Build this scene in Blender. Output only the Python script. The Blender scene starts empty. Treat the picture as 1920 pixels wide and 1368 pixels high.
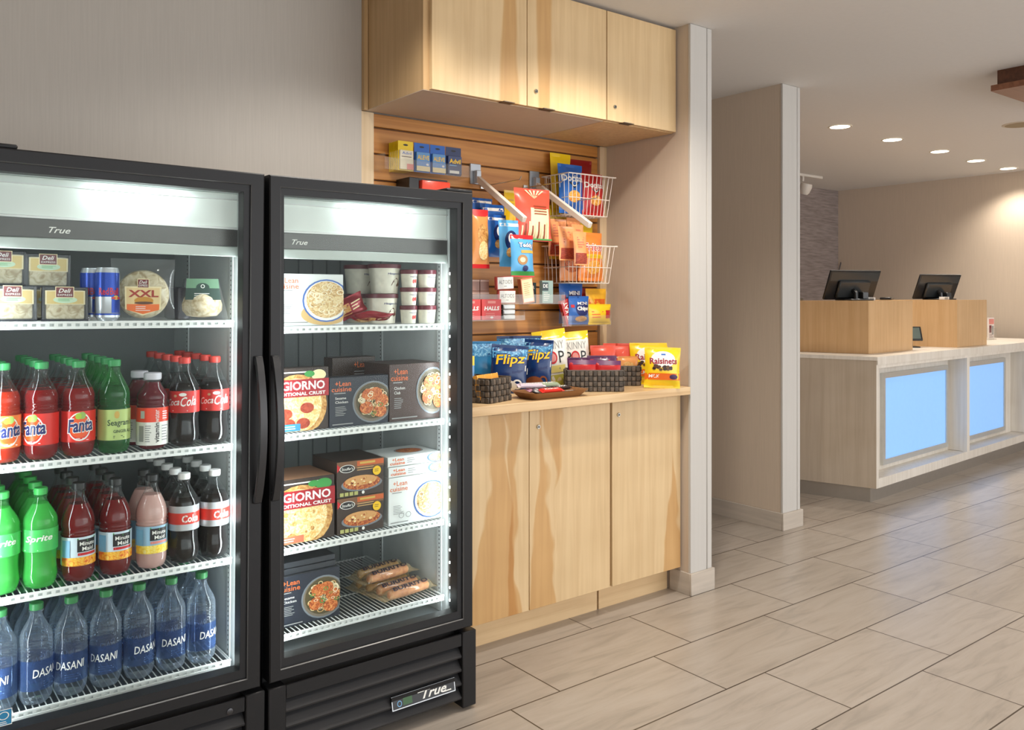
import bpy, bmesh, math, random
from mathutils import Vector, Matrix
random.seed(7)
sc = bpy.context.scene
COL = sc.collection
R = math.radians
# ------------------------------------------------------------------ camera, world, exposure
CAMZ = 1.246
YAW = R(37.65)
cam_data = bpy.data.cameras.new('camera'); cam = bpy.data.objects.new('camera', cam_data); COL.objects.link(cam)
cam.location = (0, 0, CAMZ); cam.rotation_euler = (R(90), 0, -YAW)
cam_data.sensor_fit = 'HORIZONTAL'; cam_data.sensor_width = 36
cam_data.lens = 36 * 1594 / 1920
cam_data.shift_y = -125 / 1920
cam_data.clip_start = 0.05
sc.camera = cam
w = bpy.data.worlds.new('world'); sc.world = w; w.use_nodes = True
w.node_tree.nodes['Background'].inputs[0].default_value = (0.97, 0.985, 1.0, 1)
w.node_tree.nodes['Background'].inputs[1].default_value = 1.75
sc.view_settings.view_transform = 'Standard'; sc.view_settings.look = 'None'
sc.view_settings.gamma = 1; sc.view_settings.exposure = 0.27
sc.cycles.transparent_max_bounces = 24

def lamp(name, kind, loc, energy, color=(1, 1, 1), rot=(0, 0, 0), **kw):
    d = bpy.data.lights.new(name, kind); d.energy = energy; d.color = color
    for k, v in kw.items(): setattr(d, k, v)
    o = bpy.data.objects.new(name, d); COL.objects.link(o); o.location = loc; o.rotation_euler = rot
    return o
CEIL = 2.40
WARM = (1.0, 0.90, 0.78)
NEAR = (1.0, 0.95, 0.88)
# assumed ceiling lamps, out of view, placed to light the aisle in front of the coolers and the niche (above and behind the viewer)
for i, (x, y, e) in enumerate([(0.95, 1.35, 3), (1.25, 2.05, 15), (2.15, 1.86, 31), (3.5, 1.3, 7), (1.6, 0.3, 7), (3.0, 0.2, 6), (4.7, 1.3, 7), (6.3, 1.3, 8), (4.7, 0, 6)]):
    lamp('assumed_ceiling_light', 'SPOT', (x, y, CEIL - 0.03), e * 1.9, WARM if e > 20 else NEAR, (0, 0, 0), spot_size=R(140), spot_blend=0.6, shadow_soft_size=0.06)

lamp('added_front_fill', 'AREA', (5.6, -2.9, 1.35), 55, (0.97, 0.98, 1.0), (R(90), 0, R(180) * 0), shape='RECTANGLE', size=6.5, size_y=2.0)  # added fill light on the open side, brightening front faces; no window there
# ------------------------------------------------------------------ helpers
def c(r, g, b):
    def f(v):
        v = v / 255
        return v / 12.92 if v <= 0.04045 else ((v + 0.055) / 1.055) ** 2.4
    return (f(r), f(g), f(b), 1)
MATS = {}
def nodes(m):
    m.use_nodes = True; nt = m.node_tree
    return nt, nt.nodes['Principled BSDF'], nt.nodes['Material Output']
def mat(name, col, rough=0.5, metal=0.0, emit=0.0, spec=0.5, var=0.0, vscale=30, bump=0.0, coat=0.0):
    if name in MATS: return MATS[name]
    m = bpy.data.materials.new(name); nt, p, o = nodes(m)
    p.inputs['Base Color'].default_value = col; p.inputs['Roughness'].default_value = rough
    p.inputs['Metallic'].default_value = metal; p.inputs['Specular IOR Level'].default_value = spec
    p.inputs['Coat Weight'].default_value = coat
    if emit: p.inputs['Emission Color'].default_value = col; p.inputs['Emission Strength'].default_value = emit
    tc = nt.nodes.new('ShaderNodeTexCoord'); n = nt.nodes.new('ShaderNodeTexNoise'); n.inputs['Scale'].default_value = vscale
    nt.links.new(tc.outputs['Object'], n.inputs['Vector'])
    r = nt.nodes.new('ShaderNodeValToRGB'); v = max(var, 0.02)
    r.color_ramp.elements[0].color = tuple(col[i] * (1 - v) for i in range(3)) + (1,)
    r.color_ramp.elements[1].color = tuple(min(1, col[i] * (1 + v)) for i in range(3)) + (1,)
    r.color_ramp.elements[0].position = 0.3; r.color_ramp.elements[1].position = 0.7
    nt.links.new(n.outputs['Fac'], r.inputs['Fac']); nt.links.new(r.outputs['Color'], p.inputs['Base Color'])
    if bump:
        b = nt.nodes.new('ShaderNodeBump'); b.inputs['Strength'].default_value = bump; b.inputs['Distance'].default_value = 0.002
        nt.links.new(n.outputs['Fac'], b.inputs['Height']); nt.links.new(b.outputs['Normal'], p.inputs['Normal'])
    MATS[name] = m; return m
def clear(name, tint, ior=1.45, rough=0.03, haze=0.0, hcol=(0.9, 0.95, 1, 1), edge=0.0, inner=0.0):
    """thin clear plastic or glass: see-through, with a fresnel reflection and a little haze"""
    if name in MATS: return MATS[name]
    m = bpy.data.materials.new(name); m.use_nodes = True; nt = m.node_tree; nt.nodes.clear()
    o = nt.nodes.new('ShaderNodeOutputMaterial'); t = nt.nodes.new('ShaderNodeBsdfTransparent'); g = nt.nodes.new('ShaderNodeBsdfGlossy')
    t.inputs[0].default_value = tint; g.inputs['Roughness'].default_value = rough
    f = nt.nodes.new('ShaderNodeFresnel'); f.inputs[0].default_value = ior
    mx = nt.nodes.new('ShaderNodeMixShader')
    # reflect once per wall of the sheet: the outer face carries the reflection, the inner face little or none
    ge = nt.nodes.new('ShaderNodeNewGeometry'); inv = nt.nodes.new('ShaderNodeMath'); inv.operation = 'MULTIPLY_ADD'; inv.inputs[1].default_value = inner - 1; inv.inputs[2].default_value = 1; nt.links.new(ge.outputs['Backfacing'], inv.inputs[0])
    mu = nt.nodes.new('ShaderNodeMath'); mu.operation = 'MULTIPLY'; nt.links.new(f.outputs[0], mu.inputs[0]); nt.links.new(inv.outputs[0], mu.inputs[1]); nt.links.new(mu.outputs[0], mx.inputs[0])
    base = t.outputs[0]
    if haze or edge:
        d = nt.nodes.new('ShaderNodeBsdfDiffuse'); d.inputs[0].default_value = hcol
        m2 = nt.nodes.new('ShaderNodeMixShader')
        if edge:
            lw = nt.nodes.new('ShaderNodeLayerWeight'); lw.inputs[0].default_value = 0.35
            ma = nt.nodes.new('ShaderNodeMath'); ma.operation = 'MULTIPLY_ADD'; ma.inputs[1].default_value = edge; ma.inputs[2].default_value = haze
            nt.links.new(lw.outputs['Facing'], ma.inputs[0]); nt.links.new(ma.outputs[0], m2.inputs[0])
        else: m2.inputs[0].default_value = haze
        nt.links.new(t.outputs[0], m2.inputs[1]); nt.links.new(d.outputs[0], m2.inputs[2]); base = m2.outputs[0]
    nt.links.new(base, mx.inputs[1]); nt.links.new(g.outputs[0], mx.inputs[2]); nt.links.new(mx.outputs[0], o.inputs[0])
    MATS[name] = m; return m
def liquid(name, col, see, tint):
    """a drink seen through its bottle: glossy, coloured, partly see-through"""
    if name in MATS: return MATS[name]
    m = bpy.data.materials.new(name); nt, p, o = nodes(m)
    p.inputs['Base Color'].default_value = col; p.inputs['Roughness'].default_value = 0.05; p.inputs['Specular IOR Level'].default_value = 0.35
    t = nt.nodes.new('ShaderNodeBsdfTransparent'); t.inputs[0].default_value = tint
    tl = nt.nodes.new('ShaderNodeBsdfTranslucent'); tl.inputs[0].default_value = col
    m1 = nt.nodes.new('ShaderNodeMixShader'); m1.inputs[0].default_value = 0.35
    nt.links.new(p.outputs[0], m1.inputs[1]); nt.links.new(tl.outputs[0], m1.inputs[2])
    mx = nt.nodes.new('ShaderNodeMixShader'); mx.inputs[0].default_value = see
    nt.links.new(m1.outputs[0], mx.inputs[1]); nt.links.new(t.outputs[0], mx.inputs[2]); nt.links.new(mx.outputs[0], o.inputs[0])
    MATS[name] = m; return m
def food(name, cols, scale=60, rough=0.45, vor=True):
    if name in MATS: return MATS[name]
    m = bpy.data.materials.new(name); nt, p, o = nodes(m); p.inputs['Roughness'].default_value = rough
    tc = nt.nodes.new('ShaderNodeTexCoord')
    n = nt.nodes.new('ShaderNodeTexNoise'); n.inputs['Scale'].default_value = scale; n.inputs['Detail'].default_value = 3; n.inputs['Distortion'].default_value = 1.5
    nt.links.new(tc.outputs['Object'], n.inputs['Vector']); src = n.outputs['Fac']
    r = nt.nodes.new('ShaderNodeValToRGB'); e = r.color_ramp.elements
    while len(e) < len(cols): e.new(0.5)
    for i, q in enumerate(cols): e[i].position = 0.3 + 0.4 * i / (len(cols) - 1); e[i].color = q
    nt.links.new(src, r.inputs['Fac']); nt.links.new(r.outputs['Color'], p.inputs['Base Color'])
    MATS[name] = m; return m
def wood(name, light, dark, axis='z', streaks=(), heart=None, rough=0.42, contrast=1.0, wb=0.13):
    """fine grain along one axis; streaks = heartwood bands (centre, top width, bottom width) across local x"""
    if name in MATS: return MATS[name]
    m = bpy.data.materials.new(name); nt, p, o = nodes(m); p.inputs['Roughness'].default_value = rough
    N = nt.nodes.new; L = nt.links.new
    tc = N('ShaderNodeTexCoord'); mp = N('ShaderNodeMapping')
    s = {'z': (28, 28, 1.1), 'x': (1.1, 28, 28), 'y': (28, 1.1, 28)}[axis]; mp.inputs['Scale'].default_value = s
    L(tc.outputs['Object'], mp.inputs['Vector'])
    n = N('ShaderNodeTexNoise'); n.inputs['Scale'].default_value = 1.6; n.inputs['Detail'].default_value = 6; n.inputs['Distortion'].default_value = 0.6
    L(mp.outputs[0], n.inputs['Vector'])
    r = N('ShaderNodeValToRGB'); r.color_ramp.elements[0].color = dark; r.color_ramp.elements[1].color = light
    r.color_ramp.elements[0].position = 0.5 - 0.32 / contrast; r.color_ramp.elements[1].position = 0.5 + 0.12 / contrast
    L(n.outputs['Fac'], r.inputs['Fac']); col = r.outputs['Color']
    n3 = N('ShaderNodeTexNoise'); n3.inputs['Scale'].default_value = 3.5; L(tc.outputs['Object'], n3.inputs['Vector'])
    mv = N('ShaderNodeMixRGB'); mv.blend_type = 'MULTIPLY'; mv.inputs[0].default_value = 0.35; L(col, mv.inputs[1])
    r3 = N('ShaderNodeValToRGB'); r3.color_ramp.elements[0].color = (0.75, 0.7, 0.62, 1); r3.color_ramp.elements[0].position = 0.3; r3.color_ramp.elements[1].position = 0.6
    L(n3.outputs['Fac'], r3.inputs['Fac']); L(r3.outputs['Color'], mv.inputs[2]); col = mv.outputs[0]
    if streaks:
        sp = N('ShaderNodeSeparateXYZ'); L(tc.outputs['Object'], sp.inputs[0])
        mp2 = N('ShaderNodeMapping'); mp2.inputs['Scale'].default_value = (6, 6, 2.2); L(tc.outputs['Object'], mp2.inputs['Vector'])
        n2 = N('ShaderNodeTexNoise'); n2.inputs['Scale'].default_value = 1.5; n2.inputs['Detail'].default_value = 2; L(mp2.outputs[0], n2.inputs['Vector'])
        for (cx, w0, w1, z0, z1) in streaks:
            # |x - cx + wobble| < width(z)
            wob = N('ShaderNodeMath'); wob.operation = 'MULTIPLY_ADD'; L(n2.outputs['Fac'], wob.inputs[0]); wob.inputs[1].default_value = wb; wob.inputs[2].default_value = -wb / 2 - cx
            ad = N('ShaderNodeMath'); ad.operation = 'ADD'; L(sp.outputs[0], ad.inputs[0]); L(wob.outputs[0], ad.inputs[1])
            ab = N('ShaderNodeMath'); ab.operation = 'ABSOLUTE'; L(ad.outputs[0], ab.inputs[0])
            wz = N('ShaderNodeMapRange'); L(sp.outputs[2], wz.inputs[0]); wz.inputs[1].default_value = z0; wz.inputs[2].default_value = z1; wz.inputs[3].default_value = w1; wz.inputs[4].default_value = w0
            dv = N('ShaderNodeMath'); dv.operation = 'SUBTRACT'; L(wz.outputs[0], dv.inputs[0]); L(ab.outputs[0], dv.inputs[1])
            ms = N('ShaderNodeMapRange'); L(dv.outputs[0], ms.inputs[0]); ms.inputs[1].default_value = -0.002; ms.inputs[2].default_value = 0.008; ms.inputs[3].default_value = 0; ms.inputs[4].default_value = 0.75
            mx = N('ShaderNodeMixRGB'); mx.blend_type = 'MULTIPLY'; L(ms.outputs[0], mx.inputs[0]); L(col, mx.inputs[1]); mx.inputs[2].default_value = heart or (0.72, 0.5, 0.3, 1); col = mx.outputs[0]
    L(col, p.inputs['Base Color'])
    MATS[name] = m; return m

_txt = {}
def text_geo(s, bold=0.0, shear=0.0):
    k = (s, bold, shear)
    if k in _txt: return _txt[k]
    cu = bpy.data.curves.new('t', 'FONT'); cu.body = s; cu.size = 1; cu.offset = bold; cu.shear = shear; cu.resolution_u = 2
    o = bpy.data.objects.new('t', cu); me = bpy.data.meshes.new_from_object(o)
    vs = [(v.co.x, v.co.y) for v in me.vertices]; fs = [tuple(p.vertices) for p in me.polygons]
    bpy.data.objects.remove(o); bpy.data.meshes.remove(me); bpy.data.curves.remove(cu)
    x0 = min(v[0] for v in vs); x1 = max(v[0] for v in vs); y0 = min(v[1] for v in vs); y1 = max(v[1] for v in vs)
    vs = [((a - x0) / (x1 - x0), (b - y0) / (y1 - y0)) for a, b in vs]
    _txt[k] = (vs, fs); return _txt[k]

class MB:
    def __init__(s): s.v = []; s.f = []; s.m = []; s.mats = []
    def mi(s, m):
        if m not in s.mats: s.mats.append(m)
        return s.mats.index(m)
    def add(s, vs, fs, m, T=None):
        o = len(s.v); k = s.mi(m)
        s.v += [tuple(T @ Vector(v)) if T else tuple(v) for v in vs]
        s.f += [tuple(i + o for i in f) for f in fs]; s.m += [k] * len(fs); return s
    def box(s, x0, x1, y0, y1, z0, z1, m, bev=0.0, T=None, seg=1):
        if bev <= 0:
            vs = [(x, y, z) for x in (x0, x1) for y in (y0, y1) for z in (z0, z1)]
            fs = [(0, 1, 3, 2), (4, 6, 7, 5), (0, 4, 5, 1), (2, 3, 7, 6), (0, 2, 6, 4), (1, 5, 7, 3)]
            return s.add(vs, fs, m, T)
        b = bmesh.new(); bmesh.ops.create_cube(b, size=1)
        for v in b.verts: v.co = Vector(((x0 + x1) / 2 + v.co.x * (x1 - x0), (y0 + y1) / 2 + v.co.y * (y1 - y0), (z0 + z1) / 2 + v.co.z * (z1 - z0)))
        bmesh.ops.bevel(b, geom=b.edges[:], offset=bev, segments=seg, affect='EDGES', profile=0.5)
        b.verts.index_update()
        vs = [tuple(v.co) for v in b.verts]; fs = [tuple(v.index for v in f.verts) for f in b.faces]; b.free()
        return s.add(vs, fs, m, T)
    def prism(s, pts, z0, z1, m, T=None):
        n = len(pts); vs = [(x, y, z0) for x, y in pts] + [(x, y, z1) for x, y in pts]
        fs = [tuple(range(n))[::-1], tuple(range(n, 2 * n))] + [(i, (i + 1) % n, n + (i + 1) % n, n + i) for i in range(n)]
        return s.add(vs, fs, m, T)
    def tube(s, pts, r, m, n=6, T=None, cap=True):
        pts = [Vector(p) for p in pts]; vs = []; fs = []
        rr = r if isinstance(r, (list, tuple)) else [r] * len(pts)
        for i, p in enumerate(pts):
            d = (pts[min(i + 1, len(pts) - 1)] - pts[max(i - 1, 0)]).normalized()
            a = d.orthogonal().normalized() if i == 0 else (a - d * a.dot(d)).normalized()
            b = d.cross(a)
            for k in range(n):
                t = 2 * math.pi * k / n; vs.append(p + (a * math.cos(t) + b * math.sin(t)) * rr[i])
        for i in range(len(pts) - 1):
            for k in range(n): fs.append((i * n + k, i * n + (k + 1) % n, (i + 1) * n + (k + 1) % n, (i + 1) * n + k))
        if cap: fs.append(tuple(range(n))[::-1]); fs.append(tuple(range((len(pts) - 1) * n, len(pts) * n)))
        return s.add(vs, fs, m, T)
    def lathe(s, prof, m, n=28, T=None, fn=None, cap0=True, cap1=True, mats=None):
        """prof: (r, z) list; fn(r, z, angle) -> r; mats: per-band material"""
        vs = []
        for r, z in prof:
            for k in range(n):
                t = 2 * math.pi * k / n; q = fn(r, z, t) if fn else r
                vs.append((q * math.cos(t), q * math.sin(t), z))
        o = len(s.v); s.v += [tuple(T @ Vector(v)) if T else v for v in vs]
        for i in range(len(prof) - 1):
            mm = s.mi(mats[i] if mats else m)
            for k in range(n):
                s.f.append((o + i * n + k, o + i * n + (k + 1) % n, o + (i + 1) * n + (k + 1) % n, o + (i + 1) * n + k)); s.m.append(mm)
        if cap0: s.f.append(tuple(range(o, o + n))[::-1]); s.m.append(s.mi(mats[0] if mats else m))
        if cap1: s.f.append(tuple(range(o + (len(prof) - 1) * n, o + len(prof) * n))); s.m.append(s.mi(mats[-1] if mats else m))
        return s
    def build(s, name, parent=None, origin=None):
        me = bpy.data.meshes.new(name)
        og = Vector(origin) if origin is not None else Vector((0, 0, 0))
        me.from_pydata([tuple(Vector(v) - og) for v in s.v], [], s.f)
        for m in s.mats: me.materials.append(m)
        me.polygons.foreach_set('material_index', s.m)
        me.polygons.foreach_set('use_smooth', [True] * len(s.f)); me.update()
        me.set_sharp_from_angle(angle=R(38))
        o = bpy.data.objects.new(name, me); COL.objects.link(o)
        if parent: o.parent = parent
        return o

class Art:
    """flat print laid on a surface S(u, v, h), u and v run 0..1"""
    def __init__(s, S): s.S = S; s.mb = MB(); s.h = 0.0004
    def up(s, d=0.0003): s.h += d; return s
    def rect(s, u0, u1, v0, v1, m, nu=10, nv=6):
        vs = [s.S(u0 + (u1 - u0) * i / nu, v0 + (v1 - v0) * j / nv, s.h) for j in range(nv + 1) for i in range(nu + 1)]
        fs = [(j * (nu + 1) + i, j * (nu + 1) + i + 1, (j + 1) * (nu + 1) + i + 1, (j + 1) * (nu + 1) + i) for j in range(nv) for i in range(nu)]
        s.mb.add(vs, fs, m); s.h += 0.00015; return s
    def poly(s, pts, m):
        s.mb.add([s.S(u, v, s.h) for u, v in pts], [tuple(range(len(pts)))], m); s.h += 0.00015; return s
    def ell(s, cu, cv, ru, rv, m, n=24, rings=4, clip=True, a0=0):
        vs = [(cu, cv)]
        for k in range(1, rings + 1):
            for i in range(n):
                t = 2 * math.pi * i / n; vs.append((cu + ru * k / rings * math.cos(t), cv + rv * k / rings * math.sin(t)))
        if clip: vs = [(min(1, max(0, a)), min(1, max(0, b))) for a, b in vs]
        fs = [(0, 1 + i, 1 + (i + 1) % n) for i in range(n)]
        for k in range(rings - 1):
            for i in range(n):
                a = 1 + k * n + i; b = 1 + k * n + (i + 1) % n; fs.append((a, a + n, b + n, b))
        s.mb.add([s.S(a, b, s.h) for a, b in vs], fs, m); s.h += 0.00015; return s
    def ring(s, cu, cv, ru, rv, wd, m, n=28):
        vs = []
        for q in (1, 1 - wd):
            for i in range(n):
                t = 2 * math.pi * i / n; vs.append((cu + ru * q * math.cos(t), cv + rv * q * math.sin(t)))
        vs = [(min(1, max(0, a)), min(1, max(0, b))) for a, b in vs]
        s.mb.add([s.S(a, b, s.h) for a, b in vs], [(i, (i + 1) % n, n + (i + 1) % n, n + i) for i in range(n)], m); s.h += 0.00015; return s
    def text(s, t, u0, u1, v0, v1, m, bold=0.0, shear=0.0, skew=0.0, vert=False):
        vs, fs = text_geo(t, bold, shear)
        if vert: pts = [(u1 - (u1 - u0) * b, v0 + (v1 - v0) * a) for a, b in vs]
        else: pts = [(u0 + (u1 - u0) * a, v0 + (v1 - v0) * b + skew * a) for a, b in vs]
        s.mb.add([s.S(a, b, s.h) for a, b in pts], fs, m); s.h += 0.00015; return s
    def lines(s, u0, u1, v0, v1, n, m, fill=0.4):
        for i in range(n):
            a = v0 + (v1 - v0) * (i + 0.3) / n; q = random.uniform(0.6, 1.0)
            s.mb.add([s.S(u0, a, s.h), s.S(u0 + (u1 - u0) * q, a, s.h), s.S(u0 + (u1 - u0) * q, a + (v1 - v0) / n * fill, s.h), s.S(u0, a + (v1 - v0) / n * fill, s.h)], [(0, 1, 2, 3)], m)
        s.h += 0.00015; return s
    def blobs(s, cu, cv, ru, rv, n, mats, r0, r1, asp=1.0):
        for i in range(n):
            t = random.uniform(0, 6.28); q = math.sqrt(random.random())
            k = random.uniform(r0, r1)
            s.ell(cu + ru * q * math.cos(t), cv + rv * q * math.sin(t), k, k * asp, random.choice(mats), n=9, rings=1)
            s.h -= 0.00013
        s.h += 0.0003; return s
    def noodles(s, cu, cv, ru, rv, n, mats, r, asp=1.0):
        for i in range(n):
            t = random.uniform(0, 6.28); q = math.sqrt(random.random()); k = random.uniform(0.6, 1.2) * r
            s.ring(cu + ru * q * math.cos(t), cv + rv * q * math.sin(t), k, k * asp * random.uniform(0.5, 1.1), 0.3, random.choice(mats), n=12); s.h -= 0.00012
        s.h += 0.0003; return s
    def build(s, name, parent): return s.mb.build(name, parent)
def plane(w, h, x0=None, y=0.0, z0=0.0):
    x0 = -w / 2 if x0 is None else x0
    return lambda u, v, d: (x0 + u * w, y - d, z0 + v * h)
def cyl(r, z0, h, a=-90, span=180):
    """upright cylinder; u runs left to right as seen from -y"""
    return lambda u, v, d: ((r + d) * math.cos(R(a + (u - 0.5) * span)), (r + d) * math.sin(R(a + (u - 0.5) * span)), z0 + v * h)

def thing(name, label, cat, group=None, loc=(0, 0, 0)):
    o = bpy.data.objects.new(name, None); COL.objects.link(o); o.empty_display_size = 0.05
    o['label'] = label; o['category'] = cat; o.location = loc
    if group: o['group'] = group
    return o
def tag(o, label, cat, group=None):
    o['label'] = label; o['category'] = cat
    if group: o['group'] = group
    return o
def kids(o): return [x for x in COL.objects if x.parent == o]
def copy_tree(o, label=None, group=None, _map=None):
    if _map is None:
        _map = {}
        for x in COL.objects:
            if x.parent: _map.setdefault(x.parent, []).append(x)
    q = o.copy(); COL.objects.link(q)
    if label: q['label'] = label
    if group: q['group'] = group
    for ch in _map.get(o, []):
        d = copy_tree(ch, None, None, _map); d.parent = q
    return q
def put(o, x, y, z, rz=0.0, rx=0.0, ry=0.0, M=None, s=1.0):
    T = Matrix.Translation((x, y, z)) @ Matrix.Rotation(R(rz), 4, 'Z') @ Matrix.Rotation(R(rx), 4, 'X') @ Matrix.Rotation(R(ry), 4, 'Y') @ Matrix.Scale(s, 4)
    o.matrix_basis = (M @ T) if M else T
    return o
def struct(mb, name):
    o = mb.build(name); o['kind'] = 'structure'; return o

WHITE = mat('print_white', c(238, 238, 232), 0.4); BLACK = mat('print_black', c(22, 22, 24), 0.4)
RED = mat('print_red', c(200, 30, 35), 0.35); YEL = mat('print_yellow', c(245, 200, 30), 0.35); NAVY = mat('print_navy', c(28, 40, 100), 0.35)
ORG = mat('print_orange', c(235, 110, 30), 0.35); BLU = mat('print_blue', c(30, 100, 190), 0.35); LBL = mat('print_light_blue', c(120, 180, 225), 0.4)
GRN = mat('print_green', c(60, 150, 70), 0.4); MAR = mat('print_maroon', c(110, 25, 32), 0.4); GRY = mat('print_grey', c(150, 152, 150), 0.4)
CRM = mat('print_cream', c(240, 225, 180), 0.4); BRN = mat('print_brown', c(90, 55, 30), 0.4); TAN = mat('print_tan', c(205, 165, 110), 0.4)
GOLD = mat('print_gold', c(205, 170, 80), 0.4); LGN = mat('print_leaf_green', c(150, 185, 90), 0.4); SIL = mat('print_silver', c(205, 210, 215), 0.3, metal=0.5)
PNK = mat('print_pink', c(225, 140, 130), 0.4)
NOOD = food('noodle_picture', [c(150, 110, 60), c(225, 190, 130), c(246, 230, 190)], 120)
CHICK = food('chicken_picture', [c(120, 50, 20), c(200, 100, 45), c(235, 170, 100)], 130)
CHEESE = food('cheese_picture', [c(235, 170, 80), c(240, 215, 150), c(250, 240, 205)], 90)
CRUST = food('crust_picture', [c(150, 90, 40), c(205, 150, 80), c(225, 185, 120)], 70)
PEPP = food('pepperoni_picture', [c(140, 45, 30), c(180, 75, 50), c(195, 95, 65)], 90)
SAUSE = food('casserole_picture', [c(80, 30, 15), c(180, 80, 35), c(230, 170, 90)], 140)
BREAD = food('bread', [c(170, 145, 105), c(215, 200, 165), c(235, 225, 200)], 50, 0.8)
# ------------------------------------------------------------------ setting
def m_paint(name, col, scale=(180, 180, 6), amt=0.03):
    m = bpy.data.materials.new(name); nt, p, o = nodes(m); p.inputs['Roughness'].default_value = 0.75; p.inputs['Specular IOR Level'].default_value = 0.25
    tc = nt.nodes.new('ShaderNodeTexCoord'); mp = nt.nodes.new('ShaderNodeMapping'); mp.inputs['Scale'].default_value = scale
    n = nt.nodes.new('ShaderNodeTexNoise'); n.inputs['Scale'].default_value = 1; n.inputs['Detail'].default_value = 3
    nt.links.new(tc.outputs['Object'], mp.inputs[0]); nt.links.new(mp.outputs[0], n.inputs['Vector'])
    r = nt.nodes.new('ShaderNodeValToRGB'); r.color_ramp.elements[0].position = 0.3; r.color_ramp.elements[1].position = 0.7
    r.color_ramp.elements[0].color = tuple(col[i] * (1 - amt) for i in range(3)) + (1,); r.color_ramp.elements[1].color = tuple(col[i] * (1 + amt) for i in range(3)) + (1,)
    nt.links.new(n.outputs['Fac'], r.inputs['Fac']); nt.links.new(r.outputs['Color'], p.inputs['Base Color'])
    b = nt.nodes.new('ShaderNodeBump'); b.inputs['Strength'].default_value = 0.12; b.inputs['Distance'].default_value = 0.002
    nt.links.new(n.outputs['Fac'], b.inputs['Height']); nt.links.new(b.outputs['Normal'], p.inputs['Normal'])
    return m
WALL = m_paint('wall_vinyl_taupe', c(188, 181, 172)); WALLB = m_paint('wall_paint_beige', c(206, 190, 172))
TRIMW = m_paint('column_panel_offwhite', c(199, 196, 191), (60, 60, 2), 0.018)
CEILM = m_paint('ceiling_paint', c(226, 223, 220), (40, 40, 40), 0.01)
STONE = m_paint('accent_wallcovering', c(150, 138, 134), (7, 7, 60), 0.22)
def m_tile(name, ox, oy, flip=None):
    m = bpy.data.materials.new(name); nt, p, o = nodes(m); N = nt.nodes.new; L = nt.links.new
    tc = N('ShaderNodeTexCoord'); mp = N('ShaderNodeMapping'); mp.inputs['Location'].default_value = (-ox, -oy, 0); L(tc.outputs['Object'], mp.inputs[0])
    b = N('ShaderNodeTexBrick'); b.offset = 0.685; b.offset_frequency = 2; b.inputs['Scale'].default_value = 1
    b.inputs['Brick Width'].default_value = 0.6277; b.inputs['Row Height'].default_value = 0.3135; b.inputs['Mortar Size'].default_value = 0.0026; b.inputs['Mortar Smooth'].default_value = 0.1
    b.inputs['Color1'].default_value = (0, 0, 0, 1); b.inputs['Color2'].default_value = (1, 1, 1, 1); b.inputs['Mortar'].default_value = (0.5, 0.5, 0.5, 1); L(mp.outputs[0], b.inputs['Vector'])
    # veining along the tile, shifted per tile
    cb = N('ShaderNodeCombineXYZ'); L(b.outputs['Color'], cb.inputs[2])
    ms = N('ShaderNodeMapping'); ms.inputs['Scale'].default_value = (2.2, 16, 1); ms.inputs['Rotation'].default_value = (0, 0, R(2)); L(tc.outputs['Object'], ms.inputs[0])
    va = N('ShaderNodeVectorMath'); va.operation = 'MULTIPLY_ADD'; L(cb.outputs[0], va.inputs[0]); va.inputs[1].default_value = (0, 0, 9); L(ms.outputs[0], va.inputs[2])
    n = N('ShaderNodeTexNoise'); n.inputs['Scale'].default_value = 1.3; n.inputs['Detail'].default_value = 7; n.inputs['Roughness'].default_value = 0.62; n.inputs['Distortion'].default_value = 0.9; L(va.outputs[0], n.inputs['Vector'])
    r = N('ShaderNodeValToRGB'); e = r.color_ramp.elements; e[0].position = 0.3; e[0].color = c(160, 151, 141); e[1].position = 0.66; e[1].color = c(184, 175, 165)
    q = e.new(0.48); q.color = c(177, 167, 156); L(n.outputs['Fac'], r.inputs['Fac'])
    mt = N('ShaderNodeMixRGB'); mt.blend_type = 'MULTIPLY'; mt.inputs[0].default_value = 1; L(r.outputs['Color'], mt.inputs[1])
    rt = N('ShaderNodeValToRGB'); rt.color_ramp.elements[0].color = (0.93, 0.92, 0.9, 1); rt.color_ramp.elements[1].color = (1.0, 1.0, 1.0, 1); L(b.outputs['Color'], rt.inputs['Fac']); L(rt.outputs['Color'], mt.inputs[2])
    mg = N('ShaderNodeMixRGB'); L(b.outputs['Fac'], mg.inputs[0]); L(mt.outputs[0], mg.inputs[1]); mg.inputs[2].default_value = c(74, 62, 50); L(mg.outputs[0], p.inputs['Base Color'])
    p.inputs['Roughness'].default_value = 0.3; p.inputs['Specular IOR Level'].default_value = 0.45
    bp = N('ShaderNodeBump'); bp.invert = True; bp.inputs['Strength'].default_value = 0.5; bp.inputs['Distance'].default_value = 0.0015; L(b.outputs['Fac'], bp.inputs['Height']); L(bp.outputs[0], p.inputs['Normal'])
    return m
TILE = m_tile('floor_tile', 2.198, 2.0418)
struct(MB().box(-3, 9, -3, 5.5, -0.08, 0, TILE), 'floor')
struct(MB().box(-3, 9, -3, 5.5, CEIL, CEIL + 0.08, CEILM), 'ceiling')
struct(MB().box(-3, 1.50, 2.868, 2.96, 0, CEIL, WALL), 'wall_left')
struct(MB().box(1.50, 2.772, 2.905, 2.96, 0, CEIL, WALL), 'wall_niche')
struct(MB().box(2.772, 2.905, 2.378, 5.2, 0, CEIL, WALLB), 'wall_end')
struct(MB().box(3.94, 4.095, 2.738, 5.2, 0, CEIL, WALLB), 'wall_middle')
struct(MB().box(-3.1, -3.0, -3, 2.96, 0, CEIL, WALLB), 'wall_light_block')  # unseen wall, added to block the world light from the left
struct(MB().box(8.37, 8.47, -3, 5.3, 0, CEIL, WALLB), 'wall_right')
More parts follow.
